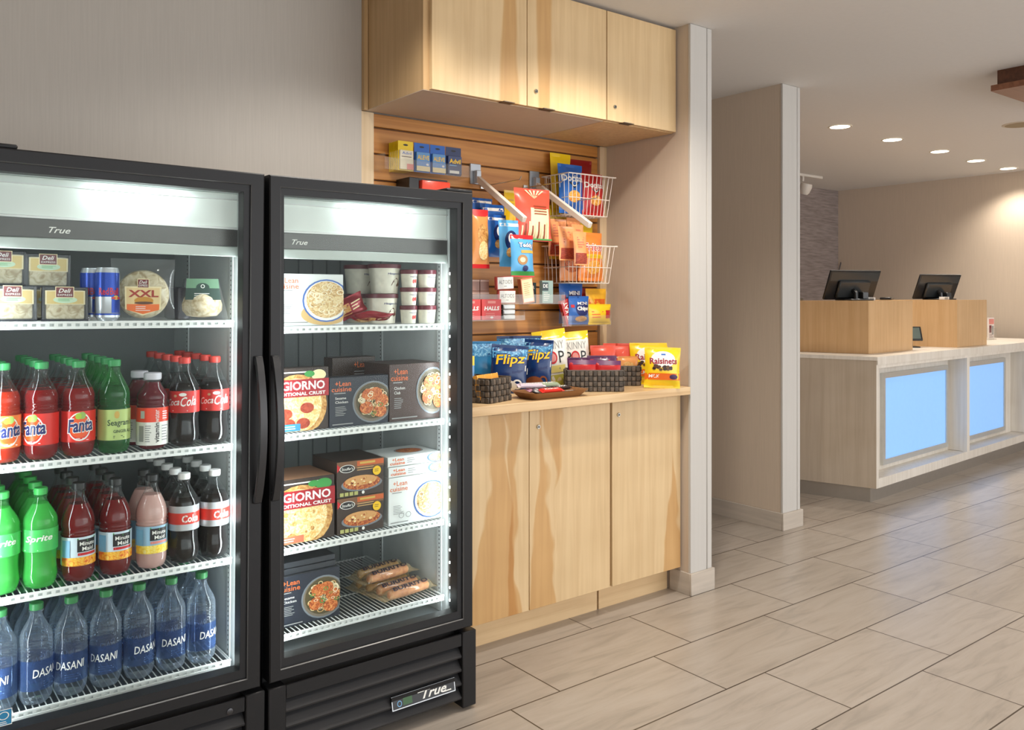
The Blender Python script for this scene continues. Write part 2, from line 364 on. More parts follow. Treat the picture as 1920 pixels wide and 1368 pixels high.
struct(MB().box(4.095, 8.37, 5.1, 5.2, 0, CEIL, STONE), 'wall_back')
struct(MB().box(2.905, 3.94, 5.1, 5.2, 0, CEIL, WALLB), 'wall_hall')
def column_cap(x0, xs, x1, y, n):
    m = MB(); m.box(x0, xs - 0.0015, y, y + 0.013, 0.09, CEIL - 0.001, TRIMW, 0.002); m.box(xs + 0.0015, x1, y, y + 0.013, 0.09, CEIL - 0.001, TRIMW, 0.002)
    m.box(xs - 0.0015, xs + 0.0015, y + 0.004, y + 0.013, 0.09, CEIL - 0.001, mat('seam_brown', c(120, 105, 92), 0.8))
    struct(m, 'trim_%d' % n)
column_cap(2.769, 2.876, 2.908, 2.365, 1)
column_cap(3.937, 4.07, 4.098, 2.725, 2)
SKT = m_paint('baseboard_tile', c(190, 180, 168), (3, 3, 40), 0.1)
def skirt(name, pts):
    m = MB()
    for (x0, x1, y0, y1) in pts: m.box(x0, x1, y0, y1, 0, 0.0925, SKT, 0.0015)
    struct(m, name)
skirt('baseboard_end', [(2.763, 2.916, 2.355, 2.3645), (2.763, 2.7715, 2.3645, 2.4745), (2.9085, 2.916, 2.3645, 5.1)])
skirt('baseboard_middle', [(3.926, 4.109, 2.713, 2.7245), (3.926, 3.9395, 2.7245, 5.1), (4.0985, 4.109, 2.7245, 5.1)])
skirt('baseboard_right', [(8.355, 8.3695, -3, 5.0995)])
skirt('baseboard_back', [(4.11, 8.354, 5.086, 5.0995)])
# ------------------------------------------------------------------ cabinets
ML, MD = c(222, 194, 150), c(207, 176, 131)
M_SIDE = wood('maple_side', c(206, 172, 126), c(186, 150, 104)); M_EDGE = wood('maple_edge', c(220, 188, 142), c(198, 162, 114))
HEART = (0.80, 0.60, 0.36, 1)
MELA = mat('melamine_underside', c(202, 184, 164), 0.5); DARKM = mat('dark_pull_metal', c(110, 98, 82), 0.4, 0.7); CHR = mat('chrome', c(210, 208, 200), 0.18, 1.0)
GAP = mat('cabinet_gap_shadow', c(120, 88, 56), 0.7)
def lockset(parent, x, y, z):
    m = MB(); T = Matrix.Translation((x, y, z)) @ Matrix.Rotation(R(90), 4, 'X')
    m.lathe([(0.0085, 0), (0.0085, 0.003), (0.007, 0.005)], CHR, 18, T)
    m.lathe([(0.0045, 0.005), (0.0045, 0.0062)], mat('keyway_grey', c(120, 118, 112), 0.3, 0.9), 12, T)
    m.box(x - 0.0006, x + 0.0006, y - 0.0068, y - 0.006, z - 0.003, z + 0.003, BLACK)
    return m
def cabinet(name, label, x0, x1, yb, yf, z0, z1, doors, upper, under, kick=None, grp=None):
    cx = (x0 + x1) / 2; t = thing(name, label, 'cabinet', grp, (cx, yf, z0)); og = (cx, yf, z0)
    b = MB(); b.box(x0, x1, yf, yb, z0, z1, M_SIDE, 0.001)
    if upper: b.box(x0 + 0.0005, x1 - 0.0005, yf + 0.001, yb, z0 - 0.0015, z0 + 0.001, under)
    b.build('carcass', t, og)
    for i, (a, e, st, lock, pull) in enumerate(doors):
        wm = wood('maple_door_%s_%d' % (name + str(round(x0, 2)), i), ML, MD, 'z', st, HEART, wb=0.03 if upper else 0.13)
        dz0, dz1 = (z0 + 0.001, z1) if upper else (z0 + 0.002, z1 - 0.006)
        dd = MB(); dd.box(a, e, yf - 0.019, yf - 0.001, dz0, dz1, wm, 0.0012)
        o = MB(); d = dd.build('door', t, (a, yf - 0.019, dz0)); d.location = Vector((a, yf - 0.019, dz0)) - Vector(og)
        do = (a, yf - 0.019, dz0)
        if lock: lockset(None, lock[0], yf - 0.0192, lock[1]).build('lock', d, do)
        if pull:
            p = MB(); zz = dz0 if upper else dz1
            s = -1 if upper else 1
            p.box(pull[0], pull[1], yf - 0.034, yf - 0.002, *( (zz - 0.0035, zz - 0.0005) if upper else (zz + 0.0003, zz + 0.0028)), DARKM, 0.0005)
            if upper: p.box(pull[0] + 0.01, pull[1], yf - 0.0215, yf - 0.0195, zz, zz + 0.004, CHR)
            p.build('pull_tab', d, do)
    if kick:
        k = MB(); k.box(x0 + 0.001, x1 - 0.001, kick, kick + 0.018, 0, z0, wood('maple_kick', c(226, 196, 152), c(206, 172, 126), 'x')); k.build('kickboard', t, og)
    return t
# upper units: streak = (x from the door's left edge, half width top, half width bottom, z bottom, z top)
cabinet('upper_cabinet', 'wide two-door light maple wall cabinet above the snack slatwall', 1.517, 2.3555, 2.867, 2.458, 1.952, 2.387,
        [(1.540, 1.9505, [(0.33, 0.03, 0.05, 0, 0.43)], None, (1.835, 1.885)),
         (1.9535, 2.3545, [(0.08, 0.04, 0.03, 0, 0.43)], (1.993, 2.012), (2.02, 2.075))], True, MELA, grp=None)
cabinet('upper_cabinet', 'narrow single-door light maple wall cabinet beside the white column', 2.3575, 2.765, 2.867, 2.458, 1.952, 2.387,
        [(2.3595, 2.763, [], (2.40, 2.01), (2.44, 2.495))], True, M_EDGE)
cabinet('base_cabinet', 'two-door knotty maple base cabinet partly behind the black freezer', 1.53, 2.349, 2.867, 2.43, 0.108, 0.842,
        [(1.535, 1.938, [(0.26, 0.03, 0.115, 0, 0.62), (0.33, 0.045, 0.02, 0.5, 0.75)], None, (1.76, 1.83)),
         (1.941, 2.347, [(0.06, 0.012, 0.07, 0, 0.62), (0.12, 0.05, 0.0, 0.42, 0.75)], (1.981, 0.775), (2.03, 2.11))], False, None, 2.487)
cabinet('base_cabinet', 'single-door maple base cabinet next to the white column', 2.357, 2.762, 2.867, 2.43, 0.108, 0.842,
        [(2.359, 2.760, [(0.36, 0.0, 0.075, 0, 0.5)], (2.392, 0.785), (2.42, 2.49))], False, None, 2.487)
t = MB().box(1.50, 2.764, 2.36, 2.867, 0.843, 0.876, wood('maple_counter', c(228, 198, 154), c(202, 166, 120), 'x', contrast=1.3), 0.0015).build('countertop', None)
tag(t, 'light maple countertop carrying the woven baskets and snacks', 'countertop')
# slatwall with horizontal grooves
SL = wood('slatwall_oak', c(204, 142, 72), c(168, 104, 42), 'x', contrast=1.2)
m = MB(); z = 0.8965
m.box(1.556, 2.726, 2.896, 2.904, 0.877, 1.949, mat('groove_brown', c(110, 72, 40), 0.7))
m.box(1.556, 2.726, 2.882, 2.896, 0.877, 0.891, SL)
while z < 1.949:
    m.box(1.556, 2.726, 2.882, 2.896, z, min(z + 0.094, 1.949), SL, 0.002); z += 0.1003
tag(m.build('slatwall'), 'grooved wooden slatwall panel between the counter and the wall cabinets', 'slatwall')
m = MB(); m.box(1.500, 1.553, 2.869, 2.904, 0.877, 1.949, wood('maple_trim', c(228, 204, 168), c(208, 180, 140)), 0.001)
m.build('trim_3')['kind'] = 'structure'
m = MB(); m.box(2.729, 2.7715, 2.869, 2.904, 0.877, 1.949, MATS['maple_trim'], 0.001); m.build('trim_4')['kind'] = 'structure'
m = MB(); m.box(1.500, 1.515, 2.845, 2.867, 1.95, CEIL - 0.001, M_SIDE); m.build('trim_5')['kind'] = 'structure'
# ------------------------------------------------------------------ coolers
BLK = mat('cooler_black', c(27, 27, 29), 0.42, spec=0.35, var=0.04, vscale=200); BLK2 = mat('cooler_black_gasket', c(26, 26, 27), 0.5)
LINER = mat('cooler_liner', c(214, 220, 220), 0.45, var=0.03); LINERB = mat('cooler_back_liner', c(118, 124, 126), 0.5, var=0.06, vscale=4)
SHW = mat('shelf_white', c(236, 240, 238), 0.35); SLOT = mat('slot_dark', c(50, 52, 55), 0.6)
GLASS = clear('door_glass', (0.96, 0.98, 0.972, 1), 1.16, 0.0, 0.004, (0.8, 0.85, 0.85, 1))
PANEL = mat('header_panel', c(216, 224, 218), 0.35, emit=0.16); HBAND = mat('header_band', c(92, 92, 90), 0.3, 0.4)
LEDM = mat('led_dot', (1, 1, 1, 1), 0.3, emit=4); LEDB = mat('led_housing', c(120, 126, 130), 0.25, 0.5)
Wf, Hf = 0.657, 1.565
COOL = (0.90, 0.965, 1.0)
def cooler(label, M, shelf_z, handle_left, tlogo):
    t = thing('glass_door_cooler', label, 'refrigerator')
    b = MB()
    b.box(0.004, 0.045, 0.052, 0.66, 0.03, Hf, BLK, 0.002); b.box(Wf - 0.045, Wf - 0.004, 0.052, 0.66, 0.03, Hf, BLK, 0.002)
    b.box(0.045, Wf - 0.045, 0.052, 0.66, 1.525, Hf, BLK, 0.001); b.box(0.045, Wf - 0.045, 0.052, 0.66, 0.03, 0.262, BLK, 0.001)
    b.box(0.045, Wf - 0.045, 0.645, 0.66, 0.262, 1.525, BLK)
    b.build('cabinet_body', t)
    l = MB()
    l.box(0.045, 0.051, 0.07, 0.645, 0.262, 1.525, LINER); l.box(Wf - 0.051, Wf - 0.045, 0.07, 0.645, 0.262, 1.525, LINER)
    l.box(0.051, Wf - 0.051, 0.639, 0.645, 0.262, 1.525, LINERB); l.box(0.051, Wf - 0.051, 0.07, 0.639, 0.262, 0.268, LINERB); l.box(0.051, Wf - 0.051, 0.07, 0.639, 1.519, 1.525, LINER)
    for i in range(9 if handle_left else 0): l.box(0.10 + i * 0.052, 0.103 + i * 0.052, 0.634, 0.639, 0.27, 1.5, mat('liner_groove', c(92, 98, 100), 0.5))
    l.build('liner', t)
    for xx, s in ((0.051, 1), (Wf - 0.051, -1)):
        for yy in (0.125, 0.50):
            p = MB(); xa, xb = (xx, xx + 0.003 * s) if s > 0 else (xx - 0.003, xx)
            p.box(xa, xb, yy - 0.011, yy + 0.011, 0.27, 1.45, LINER, 0.0005)
            xo = xx + 0.0034 * s
            zz = 0.30
            while zz < 1.44:
                p.box(min(xo, xx), max(xo, xx), yy - 0.0022, yy + 0.0022, zz, zz + 0.0045, SLOT); zz += 0.0127
            p.build('shelf_standard', t)
    # header light box
    h = MB(); h.box(0.052, Wf - 0.052, 0.085, 0.12, 1.36, 1.518, PANEL, 0.002)
    h.box(0.052, Wf - 0.052, 0.079, 0.085, 1.500, 1.503, SHW); h.box(0.052, Wf - 0.052, 0.080, 0.0850, 1.424, 1.430, SHW, 0.001)
    hp = h.build('lit_header', t, None)
    h = MB(); h.box(0.052, Wf - 0.052, 0.081, 0.0848, 1.380, 1.4235, HBAND, 0.0008); h.box(0.052, Wf - 0.052, 0.079, 0.0848, 1.353, 1.3795, mat('header_lower_rail', c(186, 196, 190), 0.3), 0.002)
    h.build('header_band', hp)
    a = Art(lambda u, v, d: (tlogo + u * 0.045, 0.081 - d, 1.392 + v * 0.014)); a.text('True', 0, 1, 0, 1, WHITE, 0.01, 0.4); a.build('maker_lettering', hp)
    # led strips on the inner mullions
    for xx in (0.049, Wf - 0.055):
        q = MB(); q.box(xx, xx + 0.006, 0.056, 0.069, 0.30, 1.34, LEDB, 0.001)
        zz = 0.32
        while zz < 1.33:
            q.lathe([(0.0045, 0), (0.003, 0.0025)], LEDM, 8, Matrix.Translation((xx + (0.0 if xx > 0.3 else 0.006), 0.062, zz)) @ Matrix.Rotation(R(-90 if xx > 0.3 else 90), 4, 'Y')); zz += 0.0385
        q.build('led_strip', t)
    # shelves
    for i, sz in enumerate(shelf_z):
        s = MB(); x0, x1 = 0.057, Wf - 0.058; yf = 0.09
        s.box(x0, x1, yf, yf + 0.003, sz - 0.0055, sz, SHW, 0.0008); s.box(x0, x1, yf, yf + 0.003, sz - 0.0185, sz - 0.012, SHW, 0.0008)
        s.box(x0, x1, yf + 0.006, yf + 0.008, sz - 0.0165, sz - 0.003, mat('price_channel_back', c(205, 210, 208), 0.5) if i < 3 else SHW)
        n = 30
        for k in range(n + 1):
            xx = x0 + (x1 - x0) * k / n; s.box(max(x0, xx - 0.0045), min(x1, xx + 0.0045), yf + 0.0004, yf + 0.0026, sz - 0.0125, sz - 0.005, SHW)
        for k in range(40):
            xx = x0 + (x1 - x0) * (k + 0.5) / 40; s.tube([(xx, yf + 0.002, sz - 0.002), (xx, 0.60, sz - 0.002)], 0.0014, SHW, 4)
        for yy in (0.10, 0.28, 0.44, 0.598): s.tube([(x0, yy, sz - 0.005), (x1, yy, sz - 0.005)], 0.0022, SHW, 5)
        for xx in (x0, x1): s.tube([(xx, yf + 0.002, sz - 0.004), (xx, 0.60, sz - 0.004)], 0.0025, SHW, 5)
        s.build('shelf', t)
    # door
    d = MB(); gx0, gx1, gz0, gz1 = 0.0475, 0.5935, 0.302, 1.516; dx0, dx1, dz0, dz1 = 0.0045, 0.6445, 0.250, 1.565
    bx0, bx1, bz0, bz1 = 0.034, 0.611, 0.278, 1.536
    def ring(a, b, m, y0, y1):
        n = len(d.v); (p, q, r_, s_), (e, f, g, hh) = a, b
        vs = [(p, y0, r_), (q, y0, r_), (q, y0, s_), (p, y0, s_), (e, y1, g), (f, y1, g), (f, y1, hh), (e, y1, hh)]
        d.add(vs, [(i, (i + 1) % 4, 4 + (i + 1) % 4, 4 + i) for i in range(4)], m)
    o4 = (dx0, dx1, dz0, dz1); o4b = (dx0 + 0.003, dx1 - 0.003, dz0 + 0.003, dz1 - 0.003); b4 = (bx0, bx1, bz0, bz1); b4b = (bx0 + 0.002, bx1 - 0.002, bz0 + 0.002, bz1 - 0.002)
    g4 = (gx0, gx1, gz0, gz1)
    ring(o4, o4, BLK, 0.048, 0.003); ring(o4, o4b, BLK, 0.003, 0.0); ring(o4b, b4, BLK, 0.0, 0.0); ring(b4, b4b, mat('cooler_bezel_highlight', c(92, 92, 92), 0.3), 0.0, 0.003)  # bezel lip greyer than the black frame: edge highlight put into its colour
    ring(b4b, b4b, BLK2, 0.003, 0.008); ring(b4b, g4, BLK, 0.008, 0.010); ring(g4, g4, BLK2, 0.010, 0.048); ring(g4, o4, BLK2, 0.048, 0.048)
    dr = d.build('door', t)
    g = MB(); g.box(gx0 - 0.001, gx1 + 0.001, 0.012, 0.016, gz0 - 0.001, gz1 + 0.001, GLASS); g.build('glass_pane', dr)
    hx = 0.017 if handle_left else Wf - 0.027
    hd = MB(); pts = []
    for k in range(17):
        u = k / 16; pts.append((u, -0.006 - 0.036 * math.sin(math.pi * u) ** 0.8))
    hw = 0.011; vs = []; 
    for u, yy in pts:
        zc = 0.725 + 0.37 * u
        for (ax, ay) in ((-hw, 0.004), (-hw * 0.8, -0.004), (hw * 0.8, -0.004), (hw, 0.004), (hw * 0.6, 0.009), (-hw * 0.6, 0.009)): vs.append((hx + ax, yy + ay - 0.001, zc))
    fs = [(i * 6 + k, i * 6 + (k + 1) % 6, (i + 1) * 6 + (k + 1) % 6, (i + 1) * 6 + k) for i in range(16) for k in range(6)] + [tuple(range(6))[::-1], tuple(range(96, 102))]
    hd.add(vs, fs, mat('handle_black', c(46, 46, 48), 0.32)); 
    hd.box(hx - hw, hx + hw, -0.008, 0.0, 0.722, 0.745, BLK, 0.002); hd.box(hx - hw, hx + hw, -0.008, 0.0, 1.075, 1.098, BLK, 0.002)
    hd.build('handle', dr)
    # hinge cover
    hc = MB(); xx = (Wf - 0.10, Wf - 0.006) if handle_left else (0.004, 0.092)
    hc.box(xx[0], xx[1], 0.01, 0.11, Hf + 0.0005, Hf + 0.011, BLK, 0.003); hc.build('hinge_cover', t)
    # base grille
    gpos = MB(); gpos.box(0.0015, 0.05, 0, 0.05, 0.018, 0.236, BLK, 0.003); gpos.box(Wf - 0.05, Wf, 0, 0.05, 0.0005 + 0.008, 0.238, BLK, 0.003)
    gpos.box(0.0505, Wf - 0.0505, 0.004, 0.012, 0.196, 0.234, BLK, 0.002); gpos.box(0.05, Wf - 0.05, 0.045, 0.05, 0.02, 0.236, BLK2)
    gr = gpos.build('base_grille', t)
    for k in range(4):
        z0 = 0.036 + k * 0.0415; lv = MB()
        prof = [(0.006, z0), (0.004, z0 + 0.005), (0.010, z0 + 0.012), (0.030, z0 + 0.034), (0.034, z0 + 0.034), (0.034, z0 + 0.028), (0.012, z0)]
        vs = [(x, y, z) for x in (0.051, Wf - 0.051) for y, z in prof]; n = len(prof)
        lv.add(vs, [tuple(range(n)), tuple(range(n, 2 * n))[::-1]] + [(i, n + i, n + (i + 1) % n, (i + 1) % n) for i in range(n)], mat('louvre_black', c(44, 44, 46), 0.42, spec=0.35))
        lv.build('louvre', gr)
    if handle_left:
        S = lambda u, v, d: (0.365 + 0.215 * u, -0.001 + v * 0.008 - d, 0.072 + v * 0.037)
        pl = Art(S); pl.mb.box(0.365, 0.58, 0.004, 0.012, 0.073, 0.108, BLK)
        pl.rect(0, 1, 0, 1, SIL, 1, 1).rect(0.012, 0.988, 0.07, 0.99, mat('badge_dark', c(38, 40, 44), 0.3), 1, 1)
        pl.rect(0.17, 0.31, 0.2, 0.8, mat('badge_display', c(50, 90, 50), 0.3), 1, 1); pl.ring(0.115, 0.4, 0.035, 0.22, 0.25, LBL)
        pl.text('True', 0.47, 0.86, 0.2, 0.85, WHITE, 0.02, 0.4); pl.rect(0.40, 0.5, 0.72, 0.82, WHITE, 1, 1); pl.rect(0.80, 0.93, 0.2, 0.29, WHITE, 1, 1)
        pl.build('maker_badge', gr)
    else:
        k = MB(); k.lathe([(0.008, 0), (0.008, 0.002), (0.005, 0.003)], mat('screw_grey', c(80, 80, 82), 0.3, 0.8), 14, Matrix.Translation((Wf - 0.09, 0.004, 0.208)) @ Matrix.Rotation(R(90), 4, 'X')); k.build('grille_screw', gr)
        S = plane(0.032, 0.035, 0.060, 0.0115, 0.315)
        e = Art(S); e.rect(0, 1, 0, 1, WHITE, 1, 1).rect(0.04, 0.96, 0.05, 0.96, mat('energy_label_blue', c(40, 130, 175), 0.4), 1, 1).ring(0.5, 0.62, 0.32, 0.25, 0.2, WHITE).lines(0.15, 0.9, 0.08, 0.3, 2, WHITE); e.build('energy_sticker', dr)
    for xx in (0.06, Wf - 0.06):
        for yy in (0.09, 0.6):
            f = MB(); f.lathe([(0.016, 0.0), (0.016, 0.012), (0.009, 0.014), (0.009, 0.031)], BLK2, 12, Matrix.Translation((xx, yy, 0))); f.build('foot', t)
    t.matrix_basis = M
    # its own lamps: two led strips and the header lamp
    for xx, rz in ((0.060, -1), (Wf - 0.062, 1)):
        lo = lamp('cooler_led_light', 'AREA', (0, 0, 0), 1.15, COOL, shape='RECTANGLE', size=0.012, size_y=1.05)
        # light leaves towards the back and the middle
        lo.matrix_basis = M @ Matrix.Translation((xx, 0.066, 0.82)) @ Matrix.Rotation(R(50 * rz), 4, 'Z') @ Matrix.Rotation(R(90), 4, 'X')
    lo = lamp('cooler_header_light', 'AREA', (0, 0, 0), 0.22, COOL, shape='RECTANGLE', size=0.22, size_y=0.012)
    lo.matrix_basis = M @ Matrix.Translation((0.36, 0.045, 1.51)) @ Matrix.Rotation(R(30), 4, 'X')
    return t
O1, O2 = (0.174, 2.119), (0.8405, 2.119)
ROLL = 0.0087
M1 = Matrix.Translation((O1[0] + 0.65, O1[1], 0.0005)) @ Matrix.Rotation(ROLL, 4, 'Y') @ Matrix.Translation((-0.65, 0, 0))
M2 = Matrix.Translation((O2[0], O2[1], 0.0005))
SZ1 = (1.188, 0.866, 0.569, 0.303); SZ2 = (1.168, 0.8745, 0.564, 0.331)
cooler('black glass-door drinks cooler on the left, full of bottles', M1, SZ1, False, 0.165)
cooler('black glass-door freezer of boxed meals beside the wooden cabinets', M2, SZ2, True, 0.10)
def in1(o, xw, yw, sh, rz=0.0, rx=0.0, dz=0.0, ry=0.0):
    z = SZ1[sh] + 0.0006 + dz
    return put(o, xw - O1[0] - ROLL * (z - 0.0), yw - O1[1], z, rz, rx, ry, M1)
def in2(o, xw, yw, sh, rz=0.0, rx=0.0, dz=0.0):
    return put(o, xw - O2[0], yw - O2[1], SZ2[sh] + 0.0006 + dz, rz, rx, 0, M2)
exec_parts = []
# ------------------------------------------------------------------ bottles
RB = 0.0372
PET = clear('pet_clear', (0.93, 0.95, 0.95, 1), 1.45, 0.05, 0.0, (0.85, 0.9, 0.9, 1), 0.05, inner=0.15)
PETG = clear('pet_green', (0.62, 0.90, 0.64, 1), 1.45, 0.05, 0.06, (0.12, 0.50, 0.18, 1), 0.25)
PETB = clear('pet_water', (0.84, 0.90, 0.95, 1), 1.4, 0.04, 0.02, (0.55, 0.66, 0.78, 1), 0.28, inner=0.7)
def ribbed(R0, H, neck=0.0125, cap_h=0.013, shoulder=0.6, waist=(), ribs=(), petal=True):
    """profile (r, z) of a PET bottle below its cap"""
    P = [(R0 * 0.70, 0.0), (R0 * 0.86, 0.004), (R0 * 0.97, 0.016), (R0, 0.028)]
    zs = H * shoulder; z = 0.032
    while z < zs:
        r = R0
        for (a, b, dr) in waist:
            if a < z < b: r -= dr * math.sin(math.pi * (z - a) / (b - a))
        for rz_ in ribs:
            if abs(z - rz_) < 0.0025: r -= 0.0016
        P.append((r, z)); z += 0.0025 if ribs else 0.006
    top = H - cap_h - 0.004
    for k in range(1, 9):
        u = k / 8; r = R0 + (neck - R0) * (u ** 1.35) ; rr = neck + (R0 - neck) * (0.5 + 0.5 * math.cos(math.pi * u)) ** 0.8
        P.append((rr, zs + (top - 0.006 - zs) * u))
    P += [(neck, top - 0.004), (neck + 0.0028, top - 0.003), (neck + 0.0028, top - 0.001), (neck - 0.0005, top), (neck - 0.0005, H - 0.003)]
    return P
def petal(r, z, t):
    if z < 0.024: return r * (1 - 0.10 * (1 - z / 0.024) * (0.5 + 0.5 * math.cos(5 * t)))
    return r
def make_bottle(name, label, cat, H, liq, shell, capm, lab_z, lab_art, fill=0.86, R0=RB, ribs=(), waist=(), shoulder=0.6, cap=(0.0145, 0.013), neck=0.0125, petals=True, sleeve=None, span=200):
    t = thing(name, label, cat)
    P = ribbed(R0, H, neck=neck, cap_h=cap[1], shoulder=shoulder, waist=waist, ribs=ribs)
    MB().lathe(P, shell, 28, fn=petal if petals else None).build('bottle_body', t)
    if liq:
        Pl = [(max(0.002, r - 0.0013), z + 0.0012) for r, z in P if z < H * fill]
        MB().lathe(Pl, liq, 28, fn=petal if petals else None).build('drink', t)
    cr, ch = cap
    cm = MB(); cm.lathe([(cr, H - ch - 0.001), (cr, H - 0.0015), (cr - 0.0015, H)], capm, 36, fn=lambda r, z, a: r + (0.0004 if z < H - 0.001 and int(a / (2 * math.pi) * 36 + 0.5) % 2 else 0)); cm.lathe([(cr - 0.001, H - ch - 0.003), (cr - 0.001, H - ch - 0.0012)], capm, 24)
    cm.build('cap', t)
    if lab_z:
        lb = MB(); z0, z1 = lab_z
        lb.lathe([(R0 + 0.0004, z0), (R0 + 0.0004, z1)], sleeve, 32, cap0=False, cap1=False)
        lo = lb.build('label', t)
        if lab_art:
            a = Art(cyl(R0 + 0.0004, z0, z1 - z0, -90, span)); lab_art(a); a.build('label_print', lo)
    return t
FR = c(190, 18, 20)
L_RED = liquid('drink_red', c(165, 20, 22), 0.25, (0.75, 0.06, 0.05, 1)); L_ORED = liquid('drink_orange_red', c(205, 55, 25), 0.25, (0.85, 0.2, 0.06, 1))
L_COLA = liquid('drink_cola', c(28, 18, 17), 0.05, (0.2, 0.08, 0.05, 1)); L_GA = liquid('drink_green_dark', c(30, 85, 45), 0.2, (0.12, 0.4, 0.2, 1))
L_SPR = liquid('drink_in_green', c(120, 225, 130), 0.3, (0.4, 0.95, 0.5, 1)); L_PUN = liquid('drink_punch', c(140, 22, 26), 0.15, (0.5, 0.06, 0.06, 1))
L_PNK = liquid('drink_pink', c(250, 208, 198), 0.05, (0.9, 0.7, 0.65, 1)); L_VIT = liquid('drink_berry', c(130, 28, 45), 0.25, (0.6, 0.1, 0.16, 1))
CG = mat('cap_green', c(56, 150, 86), 0.4); CR = mat('cap_red', c(212, 62, 52), 0.4); CW = mat('cap_white', c(236, 236, 234), 0.4); CB = mat('cap_black', c(36, 38, 38), 0.4); CCL = mat('cap_translucent', c(208, 206, 214), 0.35); CDG = mat('cap_deep_green', c(52, 128, 72), 0.4)
S_RED = mat('sleeve_red', c(222, 42, 30), 0.35); S_ORG = mat('sleeve_orange', c(240, 128, 60), 0.35)
def art_fanta(base, shift):
    def f(a):
        a.ring(0.46 + shift, 0.5, 0.20, 0.46, 0.1, WHITE).ell(0.46 + shift, 0.5, 0.17, 0.36, mat('fanta_disc', c(238, 90, 30), 0.35))
        a.ell(0.50 + shift, 0.86, 0.06, 0.12, LGN).ell(0.44 + shift, 0.84, 0.05, 0.10, mat('print_lime', c(170, 200, 60), 0.4))
        a.text('Fanta', 0.255 + shift, 0.705 + shift, 0.27, 0.76, WHITE, 0.06, 0.1, 0.06); a.text('Fanta', 0.27 + shift, 0.69 + shift, 0.30, 0.73, NAVY, 0.03, 0.1, 0.06)
        a.lines(0.40 + shift, 0.66 + shift, 0.04, 0.14, 2, WHITE)
    return f
def art_seagram(a):
    a.ell(0.46, 0.83, 0.045, 0.12, GOLD).text("Seagram's", 0.30, 0.78, 0.42, 0.68, mat('ink_green', c(30, 60, 40), 0.5), 0.01).text('GINGER ALE', 0.40, 0.76, 0.24, 0.34, mat('ink_green', c(30, 60, 40), 0.5), 0.01).lines(0.4, 0.6, 0.06, 0.16, 2, MATS['ink_green'])
def art_vit(a):
    a.rect(0, 1, 0.62, 1, mat('print_vermilion', c(236, 70, 40), 0.35), 20, 1).text('vitamin', 0.50, 0.585, 0.07, 0.60, BLACK, 0.02, 0, 0, True).text('water', 0.505, 0.58, 0.62, 0.95, WHITE, 0.0, 0, 0, True)
    a.rect(0.20, 0.30, 0.10, 0.52, GRY, 3, 1).lines(0.33, 0.45, 0.08, 0.55, 8, GRY).rect(0.24, 0.32, 0.72, 0.92, mat('barcode_grey', c(190, 200, 190), 0.5), 2, 1).lines(0.63, 0.80, 0.1, 0.55, 6, GRY).lines(0.64, 0.78, 0.68, 0.92, 4, WHITE)
def art_coke(a):
    a.text('Coca', 0.16, 0.44, 0.30, 0.62, WHITE, 0.012, 0.3, 0.06).text('Cola', 0.46, 0.76, 0.28, 0.72, WHITE, 0.012, 0.3, 0.06).ell(0.50, 0.84, 0.07, 0.08, WHITE).ell(0.36, 0.78, 0.03, 0.06, mat('print_beige', c(205, 170, 130), 0.4)).lines(0.3, 0.62, 0.05, 0.16, 1, WHITE, 0.25)
def art_diet(a):
    a.rect(0, 1, 0.26, 0.72, mat('print_soft_red', c(214, 60, 48), 0.35), 20, 1).text('Coke', 0.40, 0.74, 0.33, 0.64, WHITE, 0.03, 0.05).lines(0.2, 0.8, 0.82, 0.92, 1, GRY, 0.3)
def art_sprite(a):
    a.poly([(0.18, 0.14), (0.30, 0.42), (0.22, 0.86), (0.42, 0.72), (0.62, 0.92), (0.66, 0.62), (0.78, 0.6), (0.62, 0.4), (0.34, 0.36)], mat('sprite_panel', c(96, 205, 110), 0.35))
    a.text('Sprite', 0.25, 0.70, 0.36, 0.72, WHITE, 0.02, 0.25, 0.05).lines(0.22, 0.6, 0.04, 0.12, 1, WHITE, 0.25)
def art_mm(fruit, word):
    def f(a):
        a.rect(0.05, 0.95, 0.0, 0.30, food('fruit_' + word, fruit, 90), 16, 2).rect(0.36, 0.70, 0.48, 0.92, BLACK, 6, 1).poly([(0.36, 0.92), (0.53, 0.84), (0.70, 0.92), (0.70, 0.97), (0.53, 0.9), (0.36, 0.97)], GRN)
        a.text('Minute', 0.40, 0.67, 0.70, 0.84, WHITE, 0.01).text('Maid', 0.44, 0.64, 0.52, 0.66, WHITE, 0.01).rect(0.37, 0.70, 0.36, 0.45, RED if word == 'punch' else PNK, 6, 1).lines(0.40, 0.66, 0.38, 0.43, 1, WHITE)
        a.rect(0.08, 0.24, 0.3, 0.9, mat('sky_panel', c(120, 178, 210), 0.4), 4, 1)
    return f
def art_das(a):
    a.text('DASANI', 0.24, 0.76, 0.44, 0.72, WHITE, 0.008, 0.12, 0.02).lines(0.42, 0.76, 0.08, 0.32, 3, mat('print_pale_blue', c(150, 185, 225), 0.4), 0.2)
G2 = tuple(0.114 + 0.007 * k for k in range(5))
mk = {}
mk['orange'] = lambda l: make_bottle('soda_bottle', l, 'bottle', 0.226, L_ORED, PET, CG, (0.036, 0.109), art_fanta(0, 0.02), 0.74, ribs=G2, sleeve=S_ORG)
mk['redsoda'] = lambda l: make_bottle('soda_bottle', l, 'bottle', 0.226, L_RED, PET, CG, (0.036, 0.109), art_fanta(0, 0.0), 0.74, ribs=G2, sleeve=S_RED)
mk['ginger'] = lambda l: make_bottle('soda_bottle', l, 'bottle', 0.226, L_GA, PETG, CG, (0.033, 0.107), art_seagram, 0.74, ribs=G2, sleeve=mat('sleeve_lime', c(178, 200, 120), 0.4))
